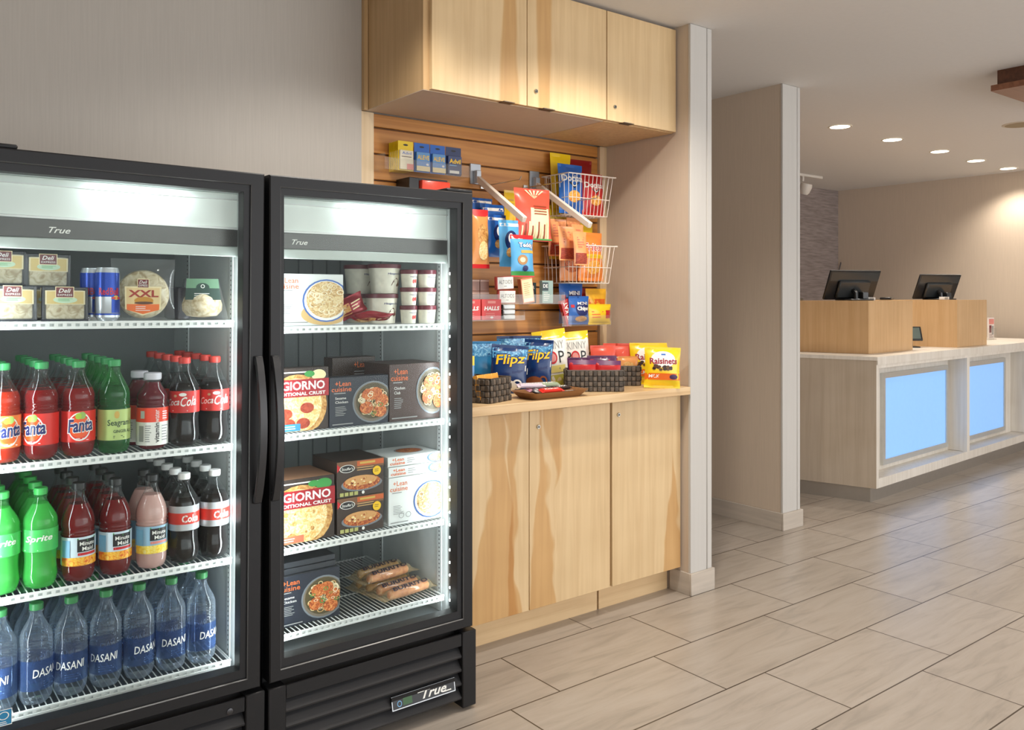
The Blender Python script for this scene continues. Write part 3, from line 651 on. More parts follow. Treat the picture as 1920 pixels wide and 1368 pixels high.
mk['vitamin'] = lambda l: make_bottle('vitamin_drink_bottle', l, 'bottle', 0.190, L_VIT, PET, CCL, (0.012, 0.105), art_vit, 0.88, shoulder=0.68, ribs=(0.112, 0.122), petals=False, sleeve=WHITE, cap=(0.0205, 0.014), neck=0.019)
mk['cola'] = lambda l: make_bottle('cola_bottle', l, 'bottle', 0.226, L_COLA, PET, CR, (0.087, 0.142), art_coke, 0.73, waist=((0.04, 0.09, 0.003),), sleeve=mat('sleeve_coke', c(206, 52, 48), 0.35))
mk['diet'] = lambda l: make_bottle('diet_cola_bottle', l, 'bottle', 0.226, L_COLA, PET, CW, (0.085, 0.147), art_diet, 0.76, waist=((0.04, 0.095, 0.004),), sleeve=mat('sleeve_silver', c(200, 204, 208), 0.3, 0.4), shoulder=0.64)
mk['lime'] = lambda l: make_bottle('lime_soda_bottle', l, 'bottle', 0.230, L_SPR, PETG, mat('cap_bright_green', c(60, 170, 80), 0.4), (0.088, 0.139), art_sprite, 0.84, waist=((0.03, 0.095, 0.003),), sleeve=mat('sleeve_green', c(70, 190, 92), 0.35), shoulder=0.65)
mk['punch'] = lambda l: make_bottle('juice_bottle', l, 'bottle', 0.232, L_PUN, PET, CB, (0.041, 0.108), art_mm([c(220, 70, 30), c(245, 170, 40), c(250, 210, 90)], 'punch'), 0.80, ribs=(0.107, 0.113, 0.12, 0.127), sleeve=mat('sleeve_skyblue', c(205, 222, 232), 0.4), shoulder=0.58)
mk['pink'] = lambda l: make_bottle('lemonade_bottle', l, 'bottle', 0.232, L_PNK, PET, CB, (0.041, 0.108), art_mm([c(235, 190, 40), c(250, 220, 80), c(250, 235, 150)], 'lemonade'), 0.80, ribs=(0.107, 0.113, 0.12), sleeve=mat('sleeve_pale_blue', c(150, 190, 215), 0.4), shoulder=0.58)
mk['water'] = lambda l: make_bottle('water_bottle', l, 'bottle', 0.229, None, PETB, CDG, (0.036, 0.104), art_das, 0.9, ribs=(0.016, 0.024, 0.110, 0.118, 0.126, 0.134, 0.141), sleeve=liquid('sleeve_water_blue', c(72, 98, 150), 0.5, (0.5, 0.64, 0.86, 1)), shoulder=0.62, petals=True, R0=0.0362)
ORD = ['front', 'second', 'third', 'fourth', 'fifth', 'sixth']
desc = {'orange': 'orange soda bottle with orange label', 'redsoda': 'red soda bottle with green cap', 'ginger': 'green ginger ale bottle, pale lime label',
        'vitamin': 'berry vitamin drink bottle with wide pale cap', 'cola': 'dark cola bottle with red cap', 'diet': 'diet cola bottle with white cap',
        'lime': 'bright green lime soda bottle', 'punch': 'dark red fruit punch bottle with black cap', 'pink': 'pink lemonade bottle with black cap', 'water': 'clear water bottle with blue label'}
grp = {'orange': 'orange sodas', 'redsoda': 'red sodas', 'ginger': 'ginger ales', 'vitamin': 'vitamin drinks', 'cola': 'colas with red caps', 'diet': 'diet colas', 'lime': 'lime sodas', 'punch': 'fruit punches', 'pink': 'pink lemonades', 'water': 'water bottles on the bottom shelf'}
proto = {}
def column(kind, xw, shelf, n, where, rots, y0=2.249, step=0.0765, dx=0.0):
    for r in range(n):
        lab = '%s, %s, %s' % (desc[kind], where, 'at the shelf edge' if r == 0 else ORD[r] + ' from the glass')
        if kind not in proto: proto[kind] = o = mk[kind](lab)
        else: o = copy_tree(proto[kind], lab)
        o['group'] = grp[kind]
        in1(o, xw + dx * r, y0 + r * step, shelf, rots if r == 0 else random.uniform(-60, 60))
column('orange', 0.264, 1, 4, 'soda shelf, leftmost', 14)
column('redsoda', 0.342, 1, 5, 'left red column', -32)
column('redsoda', 0.421, 1, 5, 'right red column', 2)
column('ginger', 0.500, 1, 5, 'beside red sodas', 6)
column('vitamin', 0.590, 1, 2, 'soda shelf', -6, 2.249, 0.077, -0.012)
column('cola', 0.668, 1, 5, 'left cola column', -22)
column('cola', 0.745, 1, 5, 'right cola column', -10)
column('lime', 0.262, 2, 5, 'leftmost column', 0)
column('lime', 0.340, 2, 5, 'column beside punch', -8)
column('punch', 0.421, 2, 4, 'left punch column', 14)
column('punch', 0.503, 2, 4, 'right punch column', 8)
column('pink', 0.588, 2, 2, 'beside diet colas', 8)
column('diet', 0.667, 2, 5, 'left column', -4)
column('diet', 0.745, 2, 5, 'right column', 0)
for i, xw in enumerate([0.258, 0.331, 0.405, 0.4815, 0.558, 0.635, 0.711]):
    column('water', xw, 3, 3, ('leftmost column', 'second column from left', 'third column from left', 'middle column', 'third column from right', 'second column from right', 'rightmost column')[i], [-30, 34, -14, -20, 22, 2, 30][i])
# ------------------------------------------------------------------ top shelf of the drinks cooler
FILM = clear('clear_film', (0.95, 0.96, 0.96, 1), 1.4, 0.12, 0.04, (0.85, 0.87, 0.87, 1), 0.12)
def sandwich(label, s=1.0):
    t = thing('packed_sandwich', label, 'sandwich', 'wedge sandwiches on the top shelf'); wd, h, d = 0.098, 0.082, 0.05
    tr = MB(); K = mat('tray_black', c(32, 36, 46), 0.25)
    tr.box(-wd / 2, wd / 2, 0.030, d, 0, h, K, 0.004); tr.box(-wd / 2, -wd / 2 + 0.006, 0.006, d, 0, h, K, 0.002); tr.box(wd / 2 - 0.006, wd / 2, 0.006, d, 0, h, K, 0.002); tr.box(-wd / 2, wd / 2, 0.004, d, 0, 0.004, K, 0.001); tr.box(-wd / 2, wd / 2, 0.012, d, h - 0.005, h, K, 0.001)
    tr.build('tray', t)
    b = MB(); b.box(-wd / 2 + 0.008, wd / 2 - 0.008, 0.008, 0.030, 0.005, h - 0.007, BREAD, 0.005, seg=2); b.build('bread', t)
    a = Art(plane(wd - 0.014, 0.038, None, 0.0062, h * 0.48)); a.h = 0.001
    a.rect(0, 1, 0.0, 0.88, CRM, 1, 1).rect(0.04, 0.96, 0.05, 0.82, mat('label_wheat', c(226, 196, 120), 0.5), 1, 1).ell(0.5, 0.30, 0.30, 0.22, mat('label_mint', c(196, 220, 190), 0.5)).rect(0.25, 0.72, 0.42, 1.12, CRM, 1, 1).rect(0.27, 0.70, 0.46, 1.08, MAR, 1, 1)
    a.text('Deli', 0.33, 0.64, 0.74, 1.0, WHITE, 0.01, 0.3).text('EXPRESS', 0.31, 0.67, 0.54, 0.66, WHITE).lines(0.32, 0.7, 0.2, 0.4, 3, GRN, 0.3)
    a.build('label', t)
    f = MB(); f.box(-wd / 2 + 0.001, wd / 2 - 0.001, 0.0045, 0.0050, 0.003, h - 0.002, FILM); f.build('film_window', t)
    return t
sd = sandwich('wedge sandwich in black tray, front one at the far left of the top shelf'); in1(sd, 0.285, 2.226, 0, 6, -4)
o = copy_tree(sd, 'wedge sandwich in black tray, front one beside the blue cans'); in1(o, 0.390, 2.226, 0, -7, -8)
o = copy_tree(sd, 'wedge sandwich in black tray raised behind the leftmost sandwich'); in1(o, 0.273, 2.305, 0, 2, 0, 0.082)
o = copy_tree(sd, 'wedge sandwich in black tray raised behind the one beside the cans'); in1(o, 0.368, 2.305, 0, 0, 0, 0.078)
o = copy_tree(sd, 'lower back wedge sandwich under the leftmost raised one'); in1(o, 0.273, 2.305, 0, 2, 0, 0)
o = copy_tree(sd, 'lower back wedge sandwich under the raised one near the cans'); in1(o, 0.371, 2.305, 0, 0, 0, -0.004 + 0.0036)
def can(label):
    t = thing('energy_drink_can', label, 'can', 'blue and silver energy drink cans'); r, H = 0.0275, 0.128
    CS = mat('can_silver', c(205, 212, 218), 0.25, 0.6)
    b = MB(); b.lathe([(r * 0.78, 0), (r * 0.82, 0.002), (r, 0.010), (r, H - 0.012), (r * 0.88, H - 0.002), (r * 0.88, H), (r * 0.82, H - 0.001), (r * 0.8, H - 0.004)], CS, 30); b.build('can_body', t)
    a = Art(cyl(r, 0.008, H - 0.02, -90, 230)); DB = mat('can_blue', c(16, 62, 160), 0.28, 0.35)
    a.rect(0.0, 0.78, 0.46, 1.0, DB, 16, 2); a.rect(0.56, 0.90, 0.10, 0.46, DB, 8, 2); a.rect(0.0, 1, 0.0, 0.05, CS, 16, 1)
    a.text('Red', 0.30, 0.50, 0.50, 0.66, RED, 0.02).text('Bull', 0.52, 0.72, 0.50, 0.66, RED, 0.02).ell(0.66, 0.44, 0.07, 0.05, GOLD).ell(0.60, 0.43, 0.05, 0.025, RED).ell(0.73, 0.43, 0.05, 0.025, RED).rect(0.05, 0.9, 0.05, 0.085, DB, 12, 1)
    a.build('can_print', t); return t
cn = can('slim blue energy drink can in front, touching the round burger pack'); in1(cn, 0.484, 2.242, 0, -6)
o = copy_tree(cn, 'slim blue energy drink can half hidden behind the front can'); in1(o, 0.463, 2.305, 0, -25)
# burger in a clear pouch
t = thing('packed_burger', 'round burger in a clear pouch with an orange and cream card', 'burger')
b = MB(); T = Matrix.Translation((0, 0.022, 0.056)) @ Matrix.Rotation(R(90), 4, 'X')
b.lathe([(0.01, -0.024), (0.035, -0.022), (0.050, -0.012), (0.053, 0.0), (0.050, 0.010), (0.038, 0.017), (0.01, 0.0185)], BREAD, 30, T); b.build('bun', t)
def pouch_mesh(wd, h, d, m, seal=0.06, nu=14, nv=16, wr=0.0012, seed=1):
    rnd = random.Random(seed); ph = [rnd.uniform(0, 6) for _ in range(6)]
    def S(u, v, s, hh=0.0):
        k = max(0.0, min(1.0, (v - seal) / (1 - 2 * seal))); q = (math.sin(math.pi * k) ** 0.5 if 0 < k < 1 else 0) * (max(0, math.sin(math.pi * u)) ** 0.55)
        wv = wr * (math.sin(9 * u + ph[0] + 4 * v) + math.sin(14 * v + ph[1] + 5 * u)) * 0.7
        pinch = 1 - 0.05 * math.sin(math.pi * k) if 0 < k < 1 else 1
        return ((u - 0.5) * wd * pinch, s * (d / 2 * q + hh) + wv * (1 if q > 0 else 0.3) , v * h)
    b = MB()
    for s in (-1, 1):
        vs = [S(i / nu, j / nv, s) for j in range(nv + 1) for i in range(nu + 1)]
        fs = [(j * (nu + 1) + i, j * (nu + 1) + i + 1, (j + 1) * (nu + 1) + i + 1, (j + 1) * (nu + 1) + i) for j in range(nv) for i in range(nu)]
        if s > 0: fs = [f[::-1] for f in fs]
        b.add(vs, fs, m)
    return b, (lambda u, v, hh: S(u, v, -1, hh))
b, S = pouch_mesh(0.128, 0.132, 0.056, FILM, 0.04, seed=3); b.build('film_pouch', t)
a = Art(lambda u, v, d: (-0.036 + u * 0.072, -0.030 - d, 0.012 + v * 0.075))
a.poly([(0.02, 0.16), (0.5, -0.02), (0.98, 0.16), (1.0, 0.80), (0.0, 0.80)], CRM).poly([(0.05, 0.20), (0.95, 0.20), (0.95, 0.76), (0.05, 0.76)], mat('label_wheat2', c(232, 205, 150), 0.5)).poly([(0.06, 0.30), (0.06, 0.14), (0.5, 0.02), (0.94, 0.14), (0.94, 0.30)], ORG)
a.ell(0.52, 0.40, 0.26, 0.11, mat('bun_print', c(196, 140, 50), 0.5)).ell(0.52, 0.335, 0.26, 0.04, BRN).text('XXL', 0.10, 0.92, 0.50, 0.70, mat('print_brick', c(160, 45, 30), 0.4), 0.03).rect(0.34, 0.66, 0.76, 1.02, CRM, 1, 1).rect(0.355, 0.645, 0.775, 1.0, MAR, 1, 1).text('Deli', 0.39, 0.61, 0.88, 0.97, WHITE, 0, 0.3).text('EXPRESS', 0.38, 0.62, 0.80, 0.86, WHITE)
a.lines(0.3, 0.7, 0.1, 0.26, 3, WHITE, 0.3); a.build('label_card', t)
in1(t, 0.568, 2.248, 0, -14); t.matrix_basis = t.matrix_basis @ Matrix.Scale(1.16, 4)
# clear clamshell sandwich
t = thing('clamshell_sandwich', 'stuffed sandwich in a clear clamshell with a dark green card', 'sandwich')
b = MB(); T = Matrix.Translation((0, 0.03, 0.040)) @ Matrix.Scale(1.0, 4)
b.lathe([(0.012, -0.034), (0.040, -0.030), (0.052, -0.016), (0.053, 0.0), (0.048, 0.016), (0.036, 0.030), (0.012, 0.037)], BREAD, 28, T); b.build('bread', t)
sh = MB(); vs = [(-0.062, -0.025, 0.001), (0.062, -0.025, 0.001), (0.062, 0.085, 0.001), (-0.062, 0.085, 0.001), (-0.040, 0.005, 0.108), (0.040, 0.005, 0.108), (0.042, 0.06, 0.108), (-0.042, 0.06, 0.108)]
sh.add(vs, [(0, 1, 5, 4), (1, 2, 6, 5), (2, 3, 7, 6), (3, 0, 4, 7), (4, 5, 6, 7)], FILM); sh.build('clear_shell', t)
a = Art(lambda u, v, d: (-0.044 + (0.088 - 0.010 * v) * u + 0.005 * v, -0.011 + 0.0168 * (v * 0.06 / 0.06) - d - 0.001 * 0, 0.052 + v * 0.055)); a.h = 0.002
a.rect(0, 1, 0.0, 0.55, mat('card_dark_green', c(44, 66, 58), 0.5), 1, 1).rect(0, 1, 0.55, 1.0, mat('card_green', c(104, 140, 112), 0.5), 1, 1).ell(0.5, 0.60, 0.20, 0.2, MATS['card_dark_green']).ring(0.5, 0.64, 0.06, 0.09, 0.3, WHITE).lines(0.25, 0.8, 0.08, 0.34, 3, WHITE, 0.3); a.build('label_card', t)
in1(t, 0.716, 2.252, 0, -12)
# dark wrapped pack lying behind
t = MB(); t.box(-0.02, 0.02, -0.04, 0.04, 0, 0.085, mat('dark_wrapper', c(64, 64, 74), 0.3, bump=0.4), 0.008, seg=2); o = t.build('wrapped_snack'); tag(o, 'dark wrapped snack standing between burger pack and clamshell sandwich', 'snack'); in1(o, 0.672, 2.315, 0, 10)
# ------------------------------------------------------------------ freezer contents
def carton(label, wd, h, d, base, fn, grp_=None, name='frozen_meal_box', top=None):
    t = thing(name, label, 'box', grp_)
    b = MB(); b.box(-wd / 2, wd / 2, 0, d, 0, h, base, 0.001)
    if top: b.box(-wd / 2 + 0.002, wd / 2 - 0.002, 0.002, d - 0.002, h, h + 0.0004, top)
    b.build('carton', t)
    a = Art(plane(wd, h)); fn(a); a.build('front_print', t); return t
WB = mat('carton_white', c(226, 230, 228), 0.45); DB_ = mat('carton_dark', c(34, 40, 52), 0.4); BB = mat('carton_brown', c(58, 44, 36), 0.4); PB = mat('carton_pizza', c(52, 40, 34), 0.4)
LC = mat('print_lc_orange', c(226, 112, 52), 0.4)
def a_lean(dark, plate, foodm, u0=0.02, cu=0.74, cv=0.45, ru=0.30, rv=0.38, name='', rim=True):
    def f(a):
        a.text('+Lean', u0 + 0.06, u0 + 0.32, 0.82, 0.92, LC, 0.006).text('cuisine', u0, u0 + 0.33, 0.71, 0.80, LC, 0.006)
        a.lines(u0 + 0.04, u0 + 0.28, 0.66, 0.69, 1, GRY, 0.6)
        if name:
            ws = name.split()
            for i, q in enumerate(ws): a.text(q, u0 + 0.06, u0 + 0.06 + 0.03 * len(q), 0.555 - 0.08 * i, 0.605 - 0.08 * i, WHITE if dark else GRY)
        a.lines(u0 + 0.06, u0 + 0.26, 0.22, 0.42, 6, GRY, 0.35)
        a.ell(cu, cv, ru, rv, plate)
        if rim: a.ell(cu, cv, ru * 0.93, rv * 0.93, WHITE if not dark else mat('bowl_inner', c(120, 110, 95), 0.4))
        a.ell(cu, cv + 0.02, ru * 0.84, rv * 0.86, foodm)
        N1 = mat('noodle_ink_a', c(236, 214, 160), 0.4); N2 = mat('noodle_ink_b', c(214, 176, 116), 0.4); N3 = mat('noodle_ink_c', c(246, 234, 200), 0.4)
        if dark and foodm is CHICK:
            a.ell(cu, cv + 0.02, ru * 0.84, rv * 0.86, mat('greens_print', c(84, 74, 46), 0.4)).noodles(cu, cv, ru * 0.68, rv * 0.68, 80, [N1, N3, N2], 0.05, 1.2)
            for (dx, dy) in ((-0.35, -0.25), (0.1, 0.4), (0.4, 0.05), (-0.25, 0.35), (0.3, -0.45)): a.ell(cu + dx * ru, cv + dy * rv, ru * 0.33, rv * 0.30, CHICK, n=14)
            a.noodles(cu, cv, ru * 0.6, rv * 0.6, 10, [N3, GRN], 0.04, 1.2)
        else: a.noodles(cu, cv + 0.02, ru * 0.68, rv * 0.68, 70, [N1, N2, N3], 0.055, 1.3)
        a.lines(u0, u0 + 0.5, 0.04, 0.08, 1, GRY, 0.5)
    return f
PLB = mat('plate_blue', c(64, 104, 176), 0.35); PLD = mat('plate_steel', c(120, 128, 135), 0.3); WOVEN = mat('placemat_print', c(214, 180, 120), 0.5)
def a_white(a):
    a.ell(0.72, 0.22, 0.36, 0.22, WOVEN); a_lean(False, PLB, NOOD, 0.0, 0.74, 0.48, 0.36, 0.42)(a)
def a_pizza(top, ntop, accent):
    def f(a):
        a.lines(0.02, 0.75, 0.91, 0.95, 1, WHITE, 0.5); a.ell(0.45, 0.40, 0.52, 0.50, CRUST).ell(0.42, 0.40, 0.46, 0.44, CHEESE)
        if ntop:
            for (p, q) in ((0.25, 0.28), (0.62, 0.36), (0.30, 0.12), (0.05, 0.2), (0.55, 0.12)): a.ell(p, q, 0.12, 0.085, PEPP)
        else: a.blobs(0.4, 0.3, 0.35, 0.25, 30, [CHEESE, CRUST], 0.02, 0.04)
        a.ell(0.82, 0.88, 0.13, 0.085, mat('print_garlic', c(232, 220, 170), 0.4) if ntop else GRN).ell(0.66, 0.90, 0.09, 0.05, GRN)
        a.rect(0.0, 1.0, 0.54, 0.82, mat('print_pizza_red', c(165, 30, 40), 0.4), 1, 1).text('DIGIORNO', -0.0, 0.93, 0.65, 0.79, WHITE, 0.025, 0, 0.0).text('TRADITIONAL CRUST', 0.0, 0.94, 0.565, 0.62, WHITE, 0.03)
        a.rect(0.02, 0.5, 0.01, 0.12, accent, 1, 1).lines(0.08, 0.45, 0.03, 0.1, 2, WHITE, 0.4)
    return f
# left-to-right: x from left to right edges at the front face
def inbox(o, x0, x1, y, sh, dz=0, rz=0): return in2(o, (x0 + x1) / 2, y, sh, rz, 0, dz)
o = carton('white frozen pasta box with blue plate on the freezer top shelf', 0.205, 0.146, 0.04, WB, a_white); inbox(o, 0.919, 1.124, 2.262, 0)
o = carton('pepperoni pizza box leaning left on the second freezer shelf', 0.172, 0.176, 0.05, PB, a_pizza(PEPP, True, mat('print_sky', c(60, 150, 210), 0.4)), name='frozen_pizza_box'); inbox(o, 0.895, 1.067, 2.24, 1)
o = carton('dark box of sesame chicken noodles beside the pepperoni pizza box', 0.190, 0.143, 0.04, DB_, a_lean(True, PLD, CHICK, 0.03, 0.73, 0.46, 0.355, 0.43, 'Sesame Chicken')); inbox(o, 1.0695, 1.2595, 2.238, 1); dark = o
o = carton('brown-black comfort meal box by the freezer wall, second shelf', 0.178, 0.172, 0.16, mat('carton_umber', c(70, 52, 46), 0.4), a_lean(True, PLD, CHICK, 0.03, 0.86, 0.50, 0.34, 0.42, 'Chicken Club')); inbox(o, 1.262, 1.440, 2.236, 1)
o = carton('dark meal box half hidden behind the sesame chicken box', 0.15, 0.185, 0.06, BB, lambda a: a.text('+Lean', 0.5, 0.8, 0.82, 0.92, LC).lines(0.5, 0.9, 0.6, 0.78, 4, GRY, 0.3)); inbox(o, 1.17, 1.32, 2.43, 1)
o = carton('cheese pizza box on the third freezer shelf', 0.19, 0.178, 0.17, PB, a_pizza(CHEESE, False, mat('print_peach', c(214, 120, 90), 0.4)), name='frozen_pizza_box', top=mat('pizza_top', c(150, 110, 84), 0.5)); inbox(o, 0.895, 1.085, 2.238, 2)
def a_stouf(a):
    a.rect(0.0, 1, 0.78, 1.0, mat('stouf_brown', c(120, 84, 56), 0.4), 1, 1).rect(0.42, 1.0, 0.84, 0.98, mat('stouf_orange', c(200, 96, 44), 0.4), 1, 1).lines(0.48, 0.95, 0.86, 0.96, 1, GOLD, 0.6).lines(0.42, 0.95, 0.70, 0.82, 2, TAN, 0.4)
    a.poly([(0, 0.72), (0.08, 0.84), (0.0, 0.95)], RED).ell(0.21, 0.80, 0.16, 0.11, WHITE).ell(0.21, 0.80, 0.145, 0.095, BLACK).text("Stouffer's", 0.09, 0.33, 0.76, 0.84, WHITE, 0.01, 0.2)
    a.ell(0.52, 0.34, 0.44, 0.20, PLD).ell(0.52, 0.38, 0.40, 0.20, SAUSE).ell(0.50, 0.44, 0.34, 0.14, mat('melt_print', c(214, 160, 100), 0.4)).blobs(0.52, 0.40, 0.3, 0.12, 26, [SAUSE, CHEESE, CRUST], 0.02, 0.04)
    a.ell(0.84, 0.66, 0.09, 0.13, YEL).lines(0.79, 0.9, 0.62, 0.72, 2, BRN, 0.3)
    for k in range(4): a.rect(0.05 + 0.1 * k, 0.13 + 0.1 * k, 0.05, 0.15, mat('print_olive', c(180, 180, 110), 0.4), 1, 1)
    a.ell(0.54, 0.10, 0.03, 0.045, WHITE)
bs = carton('brown lasagne box, lower of the two stacked beside the cheese pizza', 0.150, 0.104, 0.17, BB, a_stouf); inbox(bs, 1.092, 1.242, 2.235, 2)
o = copy_tree(bs, 'brown lasagne box, upper of the two stacked beside the cheese pizza'); inbox(o, 1.091, 1.241, 2.234, 2, 0.1052, -1)
def a_white2(a): a_lean(False, PLB, NOOD, 0.02, 0.80, 0.44, 0.34, 0.40)(a); a.ring(0.22, 0.2, 0.05, 0.06, 0.2, GRY); a.ring(0.35, 0.2, 0.05, 0.06, 0.2, GRY)
o = carton('large white pasta box standing under two flat white boxes', 0.185, 0.143, 0.16, WB, a_white2); inbox(o, 1.258, 1.443, 2.232, 2)
def a_slim(a): a.text('+Lean', 0.08, 0.30, 0.52, 0.84, LC, 0.02).text('cuisine', 0.04, 0.32, 0.16, 0.46, LC, 0.02).lines(0.36, 0.52, 0.2, 0.8, 3, GRY, 0.3).ell(0.88, 0.5, 0.14, 0.48, PLB).ell(0.90, 0.5, 0.12, 0.42, NOOD).blobs(0.9, 0.5, 0.06, 0.3, 8, [PNK, NOOD], 0.02, 0.04, 4)
fl = carton('flat white pasta box, lower of two lying on the large white box', 0.185, 0.030, 0.15, WB, a_slim); inbox(fl, 1.258, 1.443, 2.233, 2, 0.1442)
o = copy_tree(fl, 'flat white pasta box on top of the white stack by the freezer wall'); inbox(o, 1.256, 1.441, 2.235, 2, 0.1755)
a = Art(lambda u, v, d: (u * 0.10 - 0.03, 0.02 + v * 0.10, 0.030 + d)); a.ell(0.5, 0.5, 0.48, 0.4, PLD).ell(0.5, 0.5, 0.42, 0.34, SAUSE); a.build('top_print', o)
o = carton('dark box of sesame chicken noodles on the bottom freezer shelf', 0.19, 0.140, 0.13, DB_, a_lean(True, PLD, CHICK, 0.03, 0.73, 0.46, 0.355, 0.43, 'Sesame Chicken'), top=mat('carton_top_grey', c(70, 74, 80), 0.4)); inbox(o, 0.917, 1.107, 2.25, 3)
for k in range(2):
    o = MB().box(-0.09, 0.09, 0, 0.12, 0, 0.016, mat('carton_charcoal', c(50, 54, 60), 0.4), 0.001).build('frozen_meal_box'); tag(o, ('flat charcoal meal box lying directly on the bottom dark noodle box', 'flat charcoal meal box, topmost of the bottom-shelf stack')[k], 'box', 'flat charcoal boxes'); inbox(o, 0.92, 1.10, 2.262 + 0.004 * k, 3, 0.1414 + 0.0168 * k)
# burritos in film
BUR = clear('burrito_film', (0.92, 0.86, 0.72, 1), 1.4, 0.15, 0.18, (0.75, 0.62, 0.42, 1), 0.2)
def burrito(label, colr):
    t = thing('wrapped_burrito', label, 'burrito', 'frozen burritos on the bottom freezer shelf')
    b = MB(); pts = [(-0.078, 0, 0.018), (-0.07, 0, 0.018), (-0.03, 0, 0.019), (0.03, 0, 0.019), (0.07, 0, 0.018), (0.078, 0, 0.018)]
    b.tube(pts, [0.006, 0.014, 0.0165, 0.0165, 0.014, 0.006], colr, 14); b.build('burrito', t)
    f = MB(); pts = [(-0.108, 0, 0.012), (-0.09, 0, 0.013), (-0.08, 0, 0.018), (-0.03, 0, 0.020), (0.03, 0, 0.020), (0.08, 0, 0.018), (0.09, 0, 0.013), (0.108, 0, 0.012)]
    vs = []; prof = [(0.026, 0.001), (0.024, 0.002), (0.018, 0.015), (0.0195, 0.0195), (0.0195, 0.0195), (0.018, 0.015), (0.024, 0.002), (0.026, 0.001)]
    for (x, y, z), (ry, rz_) in zip(pts, prof):
        for k in range(14):
            q = 2 * math.pi * k / 14; vs.append((x, ry * math.cos(q), z + rz_ * math.sin(q) * (0.95 if math.sin(q) < 0 else 1)))
    f.add(vs, [(i * 14 + k, i * 14 + (k + 1) % 14, (i + 1) * 14 + (k + 1) % 14, (i + 1) * 14 + k) for i in range(7) for k in range(14)], BUR); f.build('film_wrapper', t)
    a = Art(lambda u, v, d: (-0.07 + u * 0.14, -0.0195 * math.cos(R(35 + v * 50)) - d * 0.7, 0.020 + 0.0195 * math.sin(R(35 + v * 50)) + d * 0.7)); a.h = 0.001
    a.text('BURRITO', 0.02, 0.98, 0.05, 0.95, mat('ink_plum', c(46, 36, 48), 0.4), 0.03, 0.1, 0.1); a.build('wrapper_print', t); return t
BC = [food('burrito_gold', [c(150, 105, 40), c(190, 140, 60), c(215, 170, 90)], 40), food('burrito_rust', [c(165, 85, 40), c(205, 120, 65), c(228, 165, 105)], 40)]
bpos = [(1.345, 2.265, 0.0, 1, 'frontmost frozen burrito with a rusty filling at the shelf edge'), (1.335, 2.315, 0.0, 1, 'second frozen burrito from the shelf edge, rusty coloured'), (1.325, 2.365, 0.0, 0, 'third frozen burrito from the shelf edge, golden'),
        (1.315, 2.41, 0.0, 0, 'fourth frozen burrito from the shelf edge, golden'), (1.315, 2.34, 0.036, 1, 'frozen burrito lying on top of the second and third ones'), (1.31, 2.392, 0.037, 0, 'frozen burrito on top at the back of the pile')]
for i, (x, y, dz, k, l) in enumerate(bpos):
    o = burrito(l, BC[k]); in2(o, x, y, 3, 8, 0, dz)
# ice cream tubs
def tub(label, r, h, spot, grp_):
    t = thing('ice_cream_tub', label, 'ice cream', grp_)
    b = MB(); b.lathe([(r * 0.80, 0), (r * 0.82, 0.001), (r * 0.97, h - 0.012)], mat('tub_cream', c(222, 218, 200), 0.45, var=0.1, vscale=60), 30); b.build('tub_body', t)
    l = MB(); l.lathe([(r * 0.99, h - 0.013), (r * 1.03, h - 0.012), (r * 1.03, h - 0.001), (r * 0.99, h), (r * 0.9, h)], mat('lid_maroon', c(96, 30, 42), 0.4), 30); l.build('lid', t)
    def S(u, v, d):
        rr = r * (0.82 + 0.15 * v) + d; an = R(-95 + (u - 0.5) * 170); return (rr * math.cos(an), rr * math.sin(an), 0.002 + v * (h - 0.015))
    a = Art(S); a.text('Häagen-Dazs', 0.42, 0.86, 0.72, 0.82, NAVY, 0.02)
    if spot == 'choc': a.poly([(0.50, 0.30), (0.56, 0.50), (0.66, 0.62), (0.74, 0.50), (0.80, 0.32), (0.70, 0.26)], BRN).lines(0.48, 0.78, 0.1, 0.22, 2, GRY, 0.3)
    elif spot == 'straw': a.ell(0.60, 0.42, 0.06, 0.16, mat('print_strawberry', c(190, 60, 50), 0.4)).ell(0.72, 0.44, 0.06, 0.16, RED).lines(0.5, 0.8, 0.1, 0.2, 1, GRY, 0.3)
    else: a.lines(0.5, 0.8, 0.2, 0.5, 3, TAN, 0.3)
    a.build('tub_print', t); return t
pt = tub('big cream ice cream tub, lower one, beside red wrapped ice creams', 0.050, 0.0905, 'choc', 'big ice cream tubs with maroon lids'); in2(pt, 1.281, 2.318, 0)
o = copy_tree(pt, 'big cream ice cream tub stacked on another, in front'); in2(o, 1.292, 2.320, 0, 3, 0, 0.0912)
o = copy_tree(pt, 'big cream ice cream tub at the back, upper one'); in2(o, 1.263, 2.425, 0, 8, 0, 0.0912)
o = copy_tree(pt, 'big cream ice cream tub at the back, under another'); in2(o, 1.263, 2.425, 0, 8, 0, 0)
cs = tub('mini cup', 0.0265, 0.0545, 'straw', 'mini ice cream cups with a strawberry picture'); cp = tub('mini cup plain', 0.030, 0.0545, 'plain', 'plain mini ice cream cups by the freezer wall')
for k, nm in enumerate(('bottom', 'middle', 'top')):
    o = cs if k == 0 else copy_tree(cs); o['label'] = 'mini ice cream cup with red strawberries, %s of its stack' % nm; in2(o, 1.349 + 0.001 * k, 2.272, 0, -4, 0, 0.0551 * k)
    o = cp if k == 0 else copy_tree(cp); o['label'] = 'plain mini ice cream cup by the freezer wall, %s of its stack' % nm; in2(o, 1.4085, 2.262, 0, -4, 0, 0.0551 * k)
